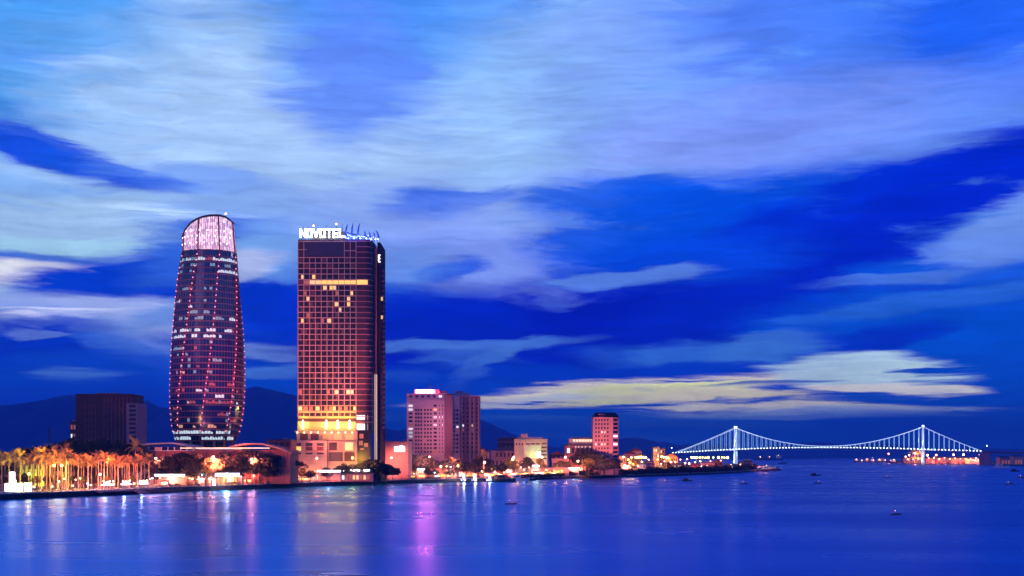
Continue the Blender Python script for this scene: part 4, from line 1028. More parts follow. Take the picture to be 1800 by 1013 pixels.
def cabz(s):
    t = s/span
    if 0 <= t <= 1: zm = deckz(span/2)+3.2; e0, e1 = 82.5, 81.3; base = e0+(e1-e0)*t; return zm+(base-zm)*((t-.5)/.5)**2
    if s < 0: u = s/SL; return 82.5+(deckz(SL)+1.5-82.5)*u-6*u*(1-u)
    u = (s-span)/(SR-span); return 81.3+(deckz(SR)+1.5-81.3)*u-6*u*(1-u)
for o in (-8.2, 8.2):
    mb = MB(); mb.tube([bp(SL+(SR-SL)*k/110, o, cabz(SL+(SR-SL)*k/110)) for k in range(111)], .42, 5); mb.build('main_cable', cab, br_)
nh = 0; rest = MB()
for o in (-8.2, 8.2):
    s = SL+10.0
    while s < SR-6:
        if abs(s) > 6 and abs(s-span) > 6:
            mb = MB().tube([bp(s, o, deckz(s)), bp(s, o, cabz(s))], .28, 4)
            if nh < 98: mb.build('hanger', hang, br_)
            else: rest.tube([bp(s, o, deckz(s)), bp(s, o, cabz(s))], .28, 4)
            nh += 1
        s += 10.05
rest.build('hanger', hang, br_, kind='stuff')
dl = MB().ball((0, 0, 0), .95, 0, 8, 5).mesh('deck_lamp', mat('deck_lamp', (.8,.9,1), .4, emit=(.7,.9,1), ek=10))
n = 96
for k in range(n):
    s = SL-8+(SR-SL+10)*k/(n-1); link('deck_lamp', dl, br_, bp(s, -9.6, deckz(s)+.4))
for s, c in ((SR+14, 'bulb_white'), (SR+130, 'bulb_white'), (SL-12, 'bulb_white')):
    mb = MB(); x, y, z = bp(s, -6, deckz(s)); mb.tube([(x, y, z), (x, y, z+11)], .25, 5); q = mb.build('lamp_post', M['grey_metal'], br_)
    MB().ball((x, y, z+11.6), 1.0, 0, 8, 5).build('lamp_head', M[c], q)

# ================================================================ port and ships beyond the right pylon
def ship(px, py, Y, Ln, label, hullc, rz=0, masts=2, group='ships moored at the port', glow='lit_warm', cranes=False):
    t = thing('cargo_ship', label, 'ship', (wx(px, Y), Y, 0), R(rz), group)
    mb = MB(); B = Ln*.075; H = Ln*.06; st = [(-.5,.75),(-.45,1),(.3,1),(.42,.7),(.5,.04)]; pr = None
    for u, wv in st:
        c = [(u*Ln, -B*wv, H*(1.25 if u > .4 else 1)), (u*Ln, B*wv, H*(1.25 if u > .4 else 1)), (u*Ln*.96, B*wv*.7, -1), (u*Ln*.96, -B*wv*.7, -1)]
        if pr:
            for a in range(4): b = (a+1) % 4; mb.face([pr[a], c[a], c[b], pr[b]])
        else: mb.face(list(reversed(c)))
        pr = c
    mb.build('hull', hullc, t)
    mb = MB(); 
    for k in range(3): mb.box(-.44*Ln+k*.5, (-.28-k*.02)*Ln, -B*(.8-.1*k), B*(.8-.1*k), H+.01+k*Ln*.035, H+(k+1)*Ln*.035)
    s = mb.build('superstructure', M['white'], t)
    mb = MB().box(-.29*Ln, -.285*Ln, -B*.6, B*.6, H+Ln*.08, H+Ln*.1); mb.build('bridge_window', M[glow], s)
    for k in range(masts):
        x = (-.15+.5*k/max(1, masts-1))*Ln if masts > 1 else 0
        mb = MB().tube([(x, 0, H), (x, 0, H+Ln*.24)], [Ln*.008, Ln*.003], 5).tube([(x, 0, H+Ln*.06), (x+Ln*.1, 0, H+Ln*.17)], Ln*.004, 4).tube([(x, 0, H+Ln*.2), (x+Ln*.1, 0, H+Ln*.17)], Ln*.002, 3)
        mb.build('derrick', M['stone_pink'], t)
    for k, x in enumerate((-.36, -.05, .25)): MB().ball((x*Ln, -B*.7, H+Ln*(.1 if k == 0 else .05)), Ln*.012, 0, 6, 4).build('deck_lamp', M['bulb_warm'], t)
    point((-.1*Ln, -B*1.5, H+Ln*.12), 40000*(Ln < 100), (1,.4,.3), .8, t, 'ship_light')
    return t
hm1 = mat('ship_hull_dark', (.06,.03,.04), .6); hm2 = mat('ship_hull_red', (.25,.04,.03), .6)
ship(1516, 812, 4100, 62, 'leftmost ship at the port, with the tallest mast and a bright deck', hm1, 8)
ship(1537, 812, 4000, 66, 'second ship at the port with crossed derricks', hm2, -6)
ship(1557, 812, 3900, 60, 'third ship at the port lying close to the quay lamps', hm1, 4, 2)
ship(1585, 814, 3300, 62, 'ship with a long pink-lit side just left of the yellow gantry', hm2, 0, 1)
ship(1350, 809, 6200, 150, 'long low freighter far out, right of the left pylon', hm1, 180, 1, None, 'lit_white')
def gantry(px, Y, c, label, hgt=34):
    t = thing('gantry_crane', label, 'crane', (wx(px, Y), Y, 1.6), R(10), 'gantry cranes at the port')
    mb = MB()
    for sx in (-9, 9):
        for sy in (-7, 7): mb.tube([(sx, sy, 0), (sx*.8, sy, hgt*.75)], .7, 4)
    mb.build('leg', c, t)
    MB().box(-9, 9, -8, -6, hgt*.4, hgt*.45).box(-9, 9, 6, 8, hgt*.4, hgt*.45).box(-10, 10, -8, 8, hgt*.75, hgt*.83).build('frame', c, t)
    MB().box(-1.2, 1.2, -26, 14, hgt*.84, hgt*.89).tube([(0, 0, hgt*.88), (0, 0, hgt*1.15)], .5, 4).tube([(0, 0, hgt*1.15), (0, -24, hgt*.9)], .25, 4).build('boom', c, t)
    MB().box(-4, 4, 0, 6, hgt*.9, hgt*1.0).build('cab', c, t)
yl = mat('crane_yellow', (.55,.45,.03), .6)
gantry(1607, 2960, yl, 'yellow gantry crane left of the right bridge pylon'); gantry(1616, 2900, yl, 'yellow gantry crane tucked against the right bridge pylon', 30)
for i, (a, b, y, Y, m, lb) in enumerate([(1588,1602,806,3100,'stone_pink','pink-lit shed left of the yellow cranes'),(1628,1642,806,2980,'stone_rose','red-lit shed right behind the right pylon'),(1646,1668,805,3000,'stone_pink','long red-lit shed between the pylon and the lamps'),(1672,1700,806,2950,'stone_rose','broad low red shed under the right cable end'),(1702,1722,807,2900,'stone_pink','small shed beside the bridge anchorage'),(1758,1778,805,2800,'stone_rose','shed under the viaduct by the pink lamp'),(1782,1799,803,2700,'stone_pink','last shed at the right edge under the viaduct')]):
    W = (b-a)/F*Y; H = wz(y, Y)-1.6; t = thing('warehouse', lb, 'warehouse', (wx((a+b)/2, Y), Y, 1.6), 0, 'port sheds')
    MB().box(-W/2, W/2, 0, 22, 0, H).build('wall', M[m], t)
    mb = MB(); P = [(-W/2-.5,-.5,H+.01),(W/2+.5,-.5,H+.01),(W/2+.5,22.5,H+.01),(-W/2-.5,22.5,H+.01),(-W/2-.5,11,H+3.5),(W/2+.5,11,H+3.5)]
    for f in ((0,1,5,4),(2,3,4,5),(1,2,5),(3,0,4),(3,2,1,0)): mb.face([P[q] for q in f])
    mb.build('roof', M['slate'], t)
    for k in range(3): MB().box(-W/2+W*(.15+.28*k), -W/2+W*(.3+.28*k), -.2, -.01, .2, H*.6).build('door', M['lit_dim'], t)

# ================================================================ trees
import numpy as np
fol = mat('foliage', (.035,.026,.012), .8, var=.45, vscale=.9); fol2 = mat('foliage_lit', (.16,.11,.02), .8, var=.4, vscale=.9)  # second copy is lamp-lit foliage: the warm light is in its colour
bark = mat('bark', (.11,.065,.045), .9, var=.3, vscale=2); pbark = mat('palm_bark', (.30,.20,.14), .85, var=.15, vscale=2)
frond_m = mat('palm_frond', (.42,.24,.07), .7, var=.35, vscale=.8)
def crown_mesh(name, seed, Rx, Rz, z0, nb, nl, ls, m):
    r = np.random.RandomState(seed); V = []; Fc = []
    cl = []
    for k in range(nb):
        a = r.uniform(0, 2*np.pi); q = np.sqrt(r.uniform(.02, 1)); h = r.uniform(-.7, 1)
        f = np.sqrt(max(.05, 1-h*h))
        cl.append((q*Rx*.8*np.cos(a)*f, q*Rx*.8*np.sin(a)*f, z0+Rz*h*.75, r.uniform(.22, .42)*Rx))
    for (cx, cy, cz, cr) in cl:
        for _ in range(nl):
            d = r.normal(size=3); d /= np.linalg.norm(d); rad = cr*r.uniform(.55, 1.05)**.6
            c = np.array((cx, cy, cz))+d*rad*np.array((1, 1, .62)); s = ls*r.uniform(.6, 1.3)
            u = r.normal(size=3); u /= np.linalg.norm(u); v = np.cross(u, d+r.normal(size=3)*.5); v /= max(1e-3, np.linalg.norm(v))
            i = len(V); V += [tuple(c+u*s), tuple(c+v*s*.6), tuple(c-u*s), tuple(c-v*s*.6)]; Fc.append((i, i+1, i+2, i+3))
    me = bpy.data.meshes.new(name); me.from_pydata(V, [], Fc); me.materials.append(m); me.update(); return me
def trunk_mesh(seed, H, z0, Rx, r0):
    r = random.Random(seed); mb = MB(); top = (r.uniform(-.4,.4), r.uniform(-.4,.4), z0*.62)
    mb.tube([(0,0,0), (top[0]*.5, top[1]*.5, z0*.35), top], [r0, r0*.75, r0*.55], 7)
    for k in range(7):
        a = k*2*math.pi/7+r.uniform(-.3,.3); e = (Rx*.62*math.cos(a), Rx*.62*math.sin(a), z0+r.uniform(-.2,.35)*H*.3)
        mid = (top[0]*.5+e[0]*.5, top[1]*.5+e[1]*.5, (top[2]+e[2])*.5+.2*r.random()); mb.tube([top, mid, e], [r0*.42, r0*.26, r0*.08], 5)
    return mb.mesh('trunk', bark)
TV = []
for k in range(5): TV.append((crown_mesh('crown', 10+k, 5.0, 3.3, 6.1, 30, 78, .42, fol), trunk_mesh(k, 8, 6.0, 5, .34)))
TW = []
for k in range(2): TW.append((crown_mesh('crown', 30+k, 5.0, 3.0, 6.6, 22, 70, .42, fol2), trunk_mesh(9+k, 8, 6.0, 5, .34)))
SP = [(crown_mesh('crown', 50+k, 5.0, 2.2, 7.0, 9, 46, .4, fol), trunk_mesh(20+k, 8, 6.2, 5.4, .36)) for k in range(2)]
tr_r = random.Random(77)
def tree(px, py_top, Y, wpx, label, kind='d', group=None, seed=None):
    H = wz(py_top, Y)-GZ; W = wpx/F*Y; sz = H/9.3; sx = W/10.6
    W *= 1.36
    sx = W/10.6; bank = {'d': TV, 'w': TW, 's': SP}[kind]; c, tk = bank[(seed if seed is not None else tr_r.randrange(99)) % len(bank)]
    t = thing('tree', label, 'tree', (wx(px, Y), Y, GZ), tr_r.uniform(0, 6.28), group)
    link('trunk', tk, t, scale=(max(.5, min(sx, sz)), max(.5, min(sx, sz)), sz)); link('crown', c, t, scale=(sx, sx, sz)); return t
g1_ = 'dark trees massed behind the palms'
B1 = [(-12,793,700,50),(14,797,690,44),(38,789,720,46),(62,786,700,44),(84,784,740,40),(100,779,710,42),(116,775,730,40),(134,770,700,46),(156,775,745,44),(170,773,705,42),(188,772,730,44),(206,775,700,44),(222,777,735,40),(238,781,700,40),(253,787,690,34),(48,800,650,40),(92,798,655,38),(128,794,650,42),(160,792,660,44),(194,792,655,44),(226,796,650,38),(14,806,640,36)]
B1.sort()
for i, (a, b, Y, w_) in enumerate(B1): tree(a, b, Y, w_, nth(i, 'dark tree in the mass behind the lit palms'), 'd', g1_)
g2_ = 'broad trees along the promenade'
B2 = [(292,803,672,44,'broad dark reddish tree at the left end of the pale hall','d'),(318,795,680,52,'largest dark round tree in front of the pale hall','d'),(345,800,676,40,'dark tree touching the right side of the largest one','d'),(372,806,672,36,'tree lit yellow-orange from the lamp beside it','w'),(338,817,668,34,'low dark tree under the hall tree crowns','d'),
 (396,797,690,40,'dark tree left of the wide forked one','d'),(418,802,684,38,'dark tree just above the domed canopy','d'),(434,793,700,56,'wide tree with a visible forked trunk right of the domed canopy','s'),(460,797,700,42,'dark tree in front of the hall roof arch','d'),(482,799,706,40,'dark green tree with pale speckles left of the podium','d'),
 (513,806,716,46,'open umbrella-shaped tree with a bare forked trunk before the podium','s'),(448,812,694,34,'orange-lit shrub-like tree below the starburst lamp','w'),
 (604,816,770,30,'faint reddish tree under the big yellow lamp','d'),(628,817,775,36,'dark tree at the foot of the vertical light lines','d'),(652,808,790,48,'large dark tree right of the hotel foot','d'),(678,815,800,44,'dark tree spreading right below the salmon hall','d'),(690,822,806,30,'small round dark tree nearest the salmon hall lamps','d'),
 (728,799,880,40,'flat-topped dark tree at the left foot of the twin tower','s'),(752,801,885,34,'flat dark tree at the middle of the twin tower foot','d'),(778,806,900,36,'flat-topped reddish tree right of the tall lamp','s'),(800,808,905,38,'dark tree at the right foot of the twin tower','d'),(820,812,915,34,'dark palm-like tree left of the red-roofed villa','d'),
 (722,815,860,26,'small yellow-lit tree by the green lamp','w'),(752,823,868,14,'tiny dark shrub tree beside the tall lamp post','d'),(764,825,870,14,'tiny shrub tree with a white lamp under it','d'),(790,826,880,18,'small dark tree among the pointed parasols','d'),
 (847,803,960,30,'dark tree standing before the red-roofed villa','d'),(836,818,930,24,'dark low tree below the villa windows','d'),(862,819,950,24,'dark low tree right of the villa','d'),(880,815,955,22,'reddish tree beside the salmon house','d'),
 (904,809,985,20,'yellow-green lit tree at the left foot of the cream block','w'),(890,811,975,18,'pale green lit tree left of the cream block','w'),(926,803,990,22,'dark red tree before the cream block','d'),(953,806,985,18,'bright yellow-green tree at the right foot of the cream block','w'),
 (985,811,1030,22,'orange-lit tree in front of the grey shed','w'),(1000,812,1035,20,'orange-lit tree left of the dark clump','w'),(1026,791,1045,36,'dark tree covering the left foot of the pink tower','d'),(1043,797,1040,34,'dark tree sloping down the pink tower foot','d'),(1062,803,1035,34,'dark tree at the centre of the pink tower foot','d'),(1080,806,1035,30,'dark tree at the right foot of the pink tower','d'),
 (1035,806,1030,22,'orange-lit small tree beneath the dark clump','w'),(1055,812,1030,26,'dark tree low in front of the pink tower','d'),(1112,806,1180,18,'orange-lit tree among the bright lamps','w'),(1176,812,1215,12,'yellow-lit tree beside the clipped bushes','w')]
for a, b, Y, w_, lb, k in B2: tree(a, b, Y, w_, lb, k, g2_)
LT = [(6,838,585),(26,836,600),(44,832,612),(64,838,600),(84,836,615),(103,838,606),(126,836,612),(146,838,610),(166,836,622),(188,838,620),(208,836,632),(232,836,640),(256,832,655)]
for i, (a, b, Y) in enumerate(LT): tree(a, b, Y, 15, nth(i, 'low bushy tree between the palm trunks'), 'w' if i % 2 else 'd', 'low bushy trees between the palm trunks')
LT2 = [(272,826,655,24),(300,824,664,26),(330,826,668,22),(362,826,676,24),(388,820,684,22),(412,822,690,24),(470,818,700,26),(494,820,708,22),(530,824,742,20),(546,827,748,16),(574,822,760,18),(588,826,764,18),(640,824,782,24),(664,822,792,26),(706,822,846,18),(716,826,850,14)]
for i, (a, b, Y, w_) in enumerate(LT2): tree(a, b, Y, w_, nth(i, 'low dark understorey tree behind the kiosks'), 'w' if i % 3 == 2 else 'd', 'low trees behind the kiosks')
# bushes on the natural bank: ground cover nobody could count
r = np.random.RandomState(5); V = []; Fc = []
bank_pts = [(p, y) for p, y in Q if p >= 930]
for _ in range(1500):
    px = r.uniform(905, 1328); d0 = quay_d(px); t_ = r.uniform(0, 1); Y = d0+.5+t_*(26+max(0, px-1150)*.18)
    hmx = (2.3+2.2*(px > 985)+1.2*(px > 1140 and px < 1215)+1.0*(px > 1200))*(.45+.55*t_)*Y/1100
    cx_ = wx(px, Y)+r.uniform(-1, 1); cr = r.uniform(1.0, 2.2)*Y/1100
    for _ in range(22):
        d = r.normal(size=3); d /= np.linalg.norm(d); d[2] = abs(d[2])
        c = np.array((cx_, Y, 1.6+r.uniform(0, hmx)))+d*cr*np.array((1.3, 1, .8)); s = .75*r.uniform(.5, 1.2)
        u = r.normal(size=3); u /= np.linalg.norm(u); v = np.cross(u, r.normal(size=3)); v /= max(1e-3, np.linalg.norm(v))
        i = len(V); V += [tuple(c+u*s), tuple(c+v*s*.7), tuple(c-u*s), tuple(c-v*s*.7)]; Fc.append((i, i+1, i+2, i+3))
me = bpy.data.meshes.new('bank_bushes'); me.from_pydata(V, [], Fc); me.materials.append(mat('bank_foliage', (.012,.016,.008), .9, var=.4)); me.update()
link('bank_bushes', me, None, kind='stuff')
# sloping earth bank under them
mb = MB(); QB = QW[8:]; o0, o1b = off(QB, -1.5), off(QB, 1.0)
for i in range(len(QB)-1): mb.face([(o0[i][0], o0[i][1], -.4), (o0[i+1][0], o0[i+1][1], -.4), (o1b[i+1][0], o1b[i+1][1], GZ+.15), (o1b[i][0], o1b[i][1], GZ+.15)])
mb.build('earth_bank', mat('earth', (.02,.014,.012), .95, var=.3), kind='structure')

# palms
def palm_meshes(seed, H):
    r = random.Random(seed); mb = MB(); n = 16
    for k in range(n):
        a = k*2*math.pi/n*1.0+r.uniform(-.2,.2); el0 = r.choice((1.3, 1.0, .75, .5, .25, .0)); L_ = r.uniform(3.6, 4.6); P = []; e = el0; p = Vector((0,0,H))
        for s in range(8):
            P.append(p.copy()); st = L_/7; p = p+Vector((math.cos(a)*math.cos(e), math.sin(a)*math.cos(e), math.sin(e)))*st; e -= (.20+.05*s)*(1.0 if el0 < 1 else .75)*.58
        side = Vector((-math.sin(a), math.cos(a), 0))
        mb.tube([tuple(q) for q in P[::2]+[P[-1]]], [.05,.045,.035,.03,.02], 3)
        for s in range(1, 8):
            wv = .95*math.sin(math.pi*min(1, (s+.7)/8.6))+.15
            for sd in (-1, 1):
                for h in (0, .5):
                    q = P[s-1].lerp(P[s], h+.25) if s else P[0]; d = (P[s]-P[s-1]).normalized()
                    tip = q+side*sd*wv*r.uniform(.85,1.1)+d*.45+Vector((0,0,-.32*wv)); w_ = d*.13
                    mb.face([tuple(q-w_), tuple(q+w_), tuple(tip)])
    cr_ = mb.mesh('fronds', frond_m)
    tm = MB().tube([(0,0,0),(0,0,H*.3),(.08,0,H*.6),(0,0,H*.9),(0,0,H)], [.36,.30,.27,.22,.16], 8).mesh('trunk', pbark)
    return cr_, tm
PV = [palm_meshes(60+k, 11.0) for k in range(4)]
PX = [(-8,812,560),(3,806,575),(16,808,552),(35.5,804,548),(26,800,585),(50,806,590),(60,803,598),(73.5,799,556),(70,796,600),(82,807,582),(88,808,590),(101.7,803,566),(97,797,610),(110,806,600),(117,803,590),(120.5,806,572),(115,795,620),(138,809,588),(147,814,620),(155,811,584),(173,807,592),(178,806,612),(183,809,605),(189,805,620),(197,808,628),(208,814,606),(215,812,640),(223,811,625),(227,814,618),(241.5,810,622),(248,811,640),(130,812,640),(206,806,650),(262,809,640),(9,815,610),(30,813,622),(43,812,616),(57,814,610),(66,813,626),(79,813,620),(92,814,626),(106,813,618),(125,812,610),(143,812,630),(161,813,616),(169,814,630),(194,812,640),(202,814,618),(219,814,632),(235,815,640),(254,813,650)]
PX.sort()
def sub(i, what): j = len(PX)-1-i; return nth(i, what) if i < len(ORD) else ('rightmost ' if j == 0 else ORD[j]+' from the right ')+what
for i, (px, pyc, Y) in enumerate(PX):
    H = wz(pyc, Y)-GZ; c, tk = PV[i % 4]
    t = thing('palm_tree', sub(i, 'palm of the row lit orange from below'), 'palm', (wx(px, Y), Y, GZ), i*1.3, 'palms lit orange along the promenade')
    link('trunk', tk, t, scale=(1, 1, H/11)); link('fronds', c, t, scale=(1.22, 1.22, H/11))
for px, py, Y, lb in ((238,787,640,'tall dark palm against the white hall wing'),(850,801,935,'dark palm in front of the villa, above its lamp post'),(797,812,900,'dark feathery palm right of the twin tower foot'),(1262,814,1330,'dark palm on the bank below the yellow lamps')):
    H = wz(py, Y)-GZ; c, tk = PV[1]
    t = thing('palm_tree', lb, 'palm', (wx(px, Y), Y, GZ), 1.0); link('trunk', tk, t, scale=(1,1,H/11)); link('fronds', c, t, scale=(1.4,1.4,H/11))

# ================================================================ lamps that light the shore
WARM, RED, WHT, YEL, PNK = (1,.30,.08), (1,.16,.10), (.75,.8,1), (1,.50,.05), (1,.25,.18)
BM = {'w': ('bulb_warm', WARM), 'r': ('bulb_red', PNK), 'c': ('bulb_white', WHT), 'y': ('bulb_yellow', YEL)}
LM_ = {}
def lamp(px, py, Y, P, k, label, rad=.55, group=None, zg=GZ, arm=False):
    P = P*1.3
    H = wz(py, Y)-zg; X = wx(px, Y); mt_, c = BM[k]
    t = thing('street_lamp', label, 'lamp', (X, Y, zg), 0, group)
    MB().tube([(0,0,0),(0,0,.5),(0,0,H-rad-.1)], [.16,.10,.07], 6).box(-.25,.25,-.25,.25,0,.3).build('pole', M['grey_metal'], t)
    key = (rad, k)
    if key not in LM_: LM_[key] = MB().ball((0,0,0), rad, 0, 10, 6).mesh('lamp_head', M[mt_])
    link('lamp_head', LM_[key], t, (0, 0, H)); MB().tube([(0,0,H-rad-.18),(0,0,H-rad+.08)], [.12,.28], 6).build('collar', M['dark_metal'], t)
    if P:
        point((0, -rad-.5, H-.3), P*.2, c, .5, t); spot_in(t, (0, rad+.3, H-.2), P*2.6, c)
    return t
# tall street lamps, each with a place in the photo
ST = [(89.5,807,610,9000,'w','lamp at palm-crown height right of the leftmost palm group'),(95,818.5,585,9000,'y','left one of the paired bright lamps among the palms'),(108.5,818.5,585,9000,'y','right one of the paired bright lamps among the palms'),(51,833,560,8000,'y','lamp beside the white illuminated booth on the left'),
 (183,806,615,9000,'w','lamp at crown height in the middle of the palms'),(176,834,600,4000,'r','low lamp below the middle palm lamp'),(274,806,668,12000,'r','first tall lamp left of the large dark trees'),(375,803,668,14000,'r','lamp above the yellow-lit tree before the round tower'),(442,808,690,26000,'r','bright red lamp before the trees right of the domed canopy'),
 (523,808,735,10000,'r','left one of two lamps on the podium wall'),(557,806,745,10000,'r','right one of two lamps on the podium wall'),(619.5,805,765,11000,'y','big yellow lamp in front of the hotel podium'),(688,805,815,11000,'r','tall lamp before the salmon hall'),(755,803,868,20000,'r','tall pole lamp at the foot of the twin tower'),(718,821,842,12000,'y','green-yellow lamp left of the twin tower foot'),
 (775,820.5,872,9000,'w','warm lamp left of the bright cluster near the parasols'),(805,819,890,9000,'w','warm lamp right of the bright cluster near the parasols'),(852,813,930,7000,'r','lamp on the pole before the red-roofed villa'),(903,804,985,9000,'r','lamp left of the cream block, upper'),(901,808,965,4000,'y','lamp left of the cream block, lower'),(953,804,975,5000,'r','lamp at the right foot of the cream block'),(994,804,1005,16000,'r','pink lamp between the grey shed and the dark clump'),
 (1016,811,1020,9000,'w','lamp below the terraced office'),(1081.5,829,1075,26000,'r','large red lamp low on the bank under the pink tower'),(1095.5,803.5,1160,9000,'w','lamp close to the right edge of the pink tower'),(1104.5,808.5,1200,9000,'y','round yellow lamp right of the pink tower'),(1107.5,813.5,1170,7000,'y','smaller yellow lamp below the round one'),(1110,804.5,1300,7000,'w','lamp left of the stadium-like lamp cluster'),
 (1179,812,1250,9000,'r','lamp above the clipped bushes'),(1204.5,814,1280,8000,'r','left one of two lamps on the dark slope'),(1211.5,815,1270,8000,'r','right one of two lamps on the dark slope'),(1207.5,807.5,1600,9000,'r','flat red lamp left of the yellow row'),(1290,812,1500,20000,'c','white lamp at the foot of the left bridge pylon'),(1324,819,1640,9000,'r','lamp beside the dark windowless block'),(1233,820,1300,0,'c','whitish flood lamp on the bank slope')]
for a in ST: lamp(a[0], a[1], a[2], a[3], a[4], a[5], .5 if a[2] < 900 else .7)
for i, px in enumerate((1119,1123,1127,1131,1135)): lamp(px, 803.5+abs(px-1127)*.12, 1400, 9000, 'y', nth(i, 'lamp of the bright cluster below the far hill'), 1.1, 'cluster of bright lamps below the far hill')
for i, px in enumerate((1163,1167,1171,1174)): lamp(px, 803+i*.7, 1480, 9000, 'y', nth(i, 'lamp of the four right of the pale twin block'), 1.0, 'four lamps right of the pale twin block')
for i, (px, r0) in enumerate(((1216,1.4),(1220,1.5),(1224,1.4),(1230,.9),(1235,.8),(1240,.9),(1245,1.4),(1254,.8),(1263,1.6),(1269,.7),(1273,.7),(1279,1.6))):
    lamp(px, 804.2+(i % 3)*.2, 1900, 26000, 'y', nth(i, 'lamp in the row under the left bridge span'), r0, 'row of yellow lamps under the left bridge span')
for i, (px, py, P) in enumerate(((1562,798,60000),(1592,803,60000),(1598,800.3,120000),(1608,797,80000),(1630,800,120000),(1646,800,80000),(1676,799.4,90000),(1693.5,799.4,90000),(1722,799.4,100000),(1782,805,160000))):
    lamp(px, py, 2880 if px > 1600 else 3500, P, 'r' if i not in (2, 7) else 'w', nth(i, 'lamp on the port shore around the right pylon'), 1.7, 'port lamps around the right pylon', 1.6)
pr_ = random.Random(12)
for i in range(16):
    px = 1630+i*5.8+pr_.uniform(-1, 1); Y = 2960+pr_.uniform(-40, 20)
    t = thing('container_stack', nth(i, 'stack of shipping containers on the red-lit port quay'), 'containers', (wx(px, Y), Y, 1.6), R(pr_.uniform(-8, 8)), 'container stacks on the port quay')
    for k in range(pr_.choice((1, 2, 3, 3))): MB().box(-3.2, 3.2, -1.2, 1.2, k*2.65, k*2.65+2.55).build('container', M[pr_.choice(('red_roof','cream','slate','stone_rose','brown'))], t)
for i in range(14):
    px = 1596+i*9.2; lamp(px, 805.5+pr_.uniform(-1.2, 2.4), 2900, 15000 if i % 2 else 0, 'wry'[i % 3], nth(i, 'low lamp on the port quay in front of the sheds'), pr_.uniform(.7, 1.2), 'low lamps on the port quay', 1.6)
# low promenade lanterns
LW = [(104,847),(113,842),(133,843.5),(141,841),(154,850),(182,846),(193,846),(199,846),(216,846),(228,845),(247,846),(258,845),(268,841),(293,845),(312,843),(338,842),(355,835),(389,836),(394,836),(417,834),(481,834),(487,833),(542,833),(552,832),(572,835),(604,835),(611,831),(617,836),(667,833),(675,834),(690,832),(701,835),(728,833),(740,829),(764,831),(785,820),(792,821),(847,829),(870,829),(886,831),(921,826),(930,822),(938,827),(960,826),(980,827),(1012,823)]
for i, (px, py) in enumerate(LW):
    Y = quay_d(px)+14+(i % 3)*5; kk = 'cwrwcw'[i % 6] if px < 1000 else 'w'
    nm = 'small promenade lantern '
    lab = nm+(ORD[i]+' along the quay counted from the left' if i < 30 else ORD[len(LW)-1-i].replace('leftmost', 'last')+' along the quay counted from the right')
    lamp(px, min(py, HY+(CH-GZ-2.6)/Y*F), Y, 1600 if i % 2 == 0 else 700, kk, lab.replace('leftmost along', 'first along'), .3, 'low lanterns along the promenade')
Q_ = lambda px: quay_d(px)+4
LI = [(264,842,12),(281,840,18),(299,838,24),(307,842,12),(322,838,26),(333,841,14),(349,839,20),(361,837,26),(370,840,12),(382,838,22),(399,838,14),(409,836,28),(424,837,14),(437,833,26),(446,836,14),(457,833,24),(468,835,14),(479,829,32),(494,833,18),(506,829,30),(519,832,18),(530,838,30),(548,836,30),(566,838,26),(583,834,34),(596,839,26),(608,837,30),(626,838,30),(641,832,36),(655,838,26),(668,838,30),(684,837,34),(696,829,40),(712,834,30),(724,838,24),(737,836,30),(748,833,44),(759,836,26),(771,833,34),(780,829,50),(797,826,60),(808,831,30),(815,826,50),(824,833,24),(838,833,30),(852,834,26),(864,825,60),(876,833,30),(893,827,50),(899,834,24),(911,832,30),(916,822,50),(925,833,30),(934,816,60),(943,833,20),(951,831,30),(957,822,60),(968,830,30),(976,833,20),(988,823,50),(996,829,26),(1005,824,40),(1020,826,30),(1034,822,40),(1046,829,24),(1060,826,30),(1073,821,50),(1091,813,90),(1098,818,60),(1104,820,40),(1113,816,80),(1117,810,120),(1121,819,50),(1128,812,120),(1140,808,140),(1146,815,80),(1156,808,150),(1162,816,60),(1168,811,110),(1187,812,90),(1196,808,180),(1222,813,120),(1231,811,160),(1243,819,60),(1249,811,160),(1261,821,50),(1267,810,180),(1276,819,60),(1285,817,70),(1301,817,150)]  # extra lanterns, added to fill dark gaps in the waterfront glow
for i, (px, py, o) in enumerate(LI):
    Y = quay_d(px)+o; L_ = len(LI)
    if i < 30: lab = 'added street lantern, '+ORD[i]+' from the left in the glowing strip before the towers'
    elif i < 60: lab = 'added street lantern on the bank, '+ORD[i-30].replace('leftmost', 'first')+' counted rightwards from the pink twin tower'
    else: j_ = L_-1-i; lab = 'added street lantern on the far bank, '+ORD[j_].replace('leftmost', 'first')+' counted leftwards from the river mouth'
    lamp(px, min(py, HY+(CH-GZ-2.4)/Y*F), Y, (4000 if i % 2 == 0 else 1600)*(1 if px < 840 else 2.2), 'rwrwyr'[i % 6], lab, .3 if px < 1080 else .5, 'street lanterns added for the glowing strip of the far bank')
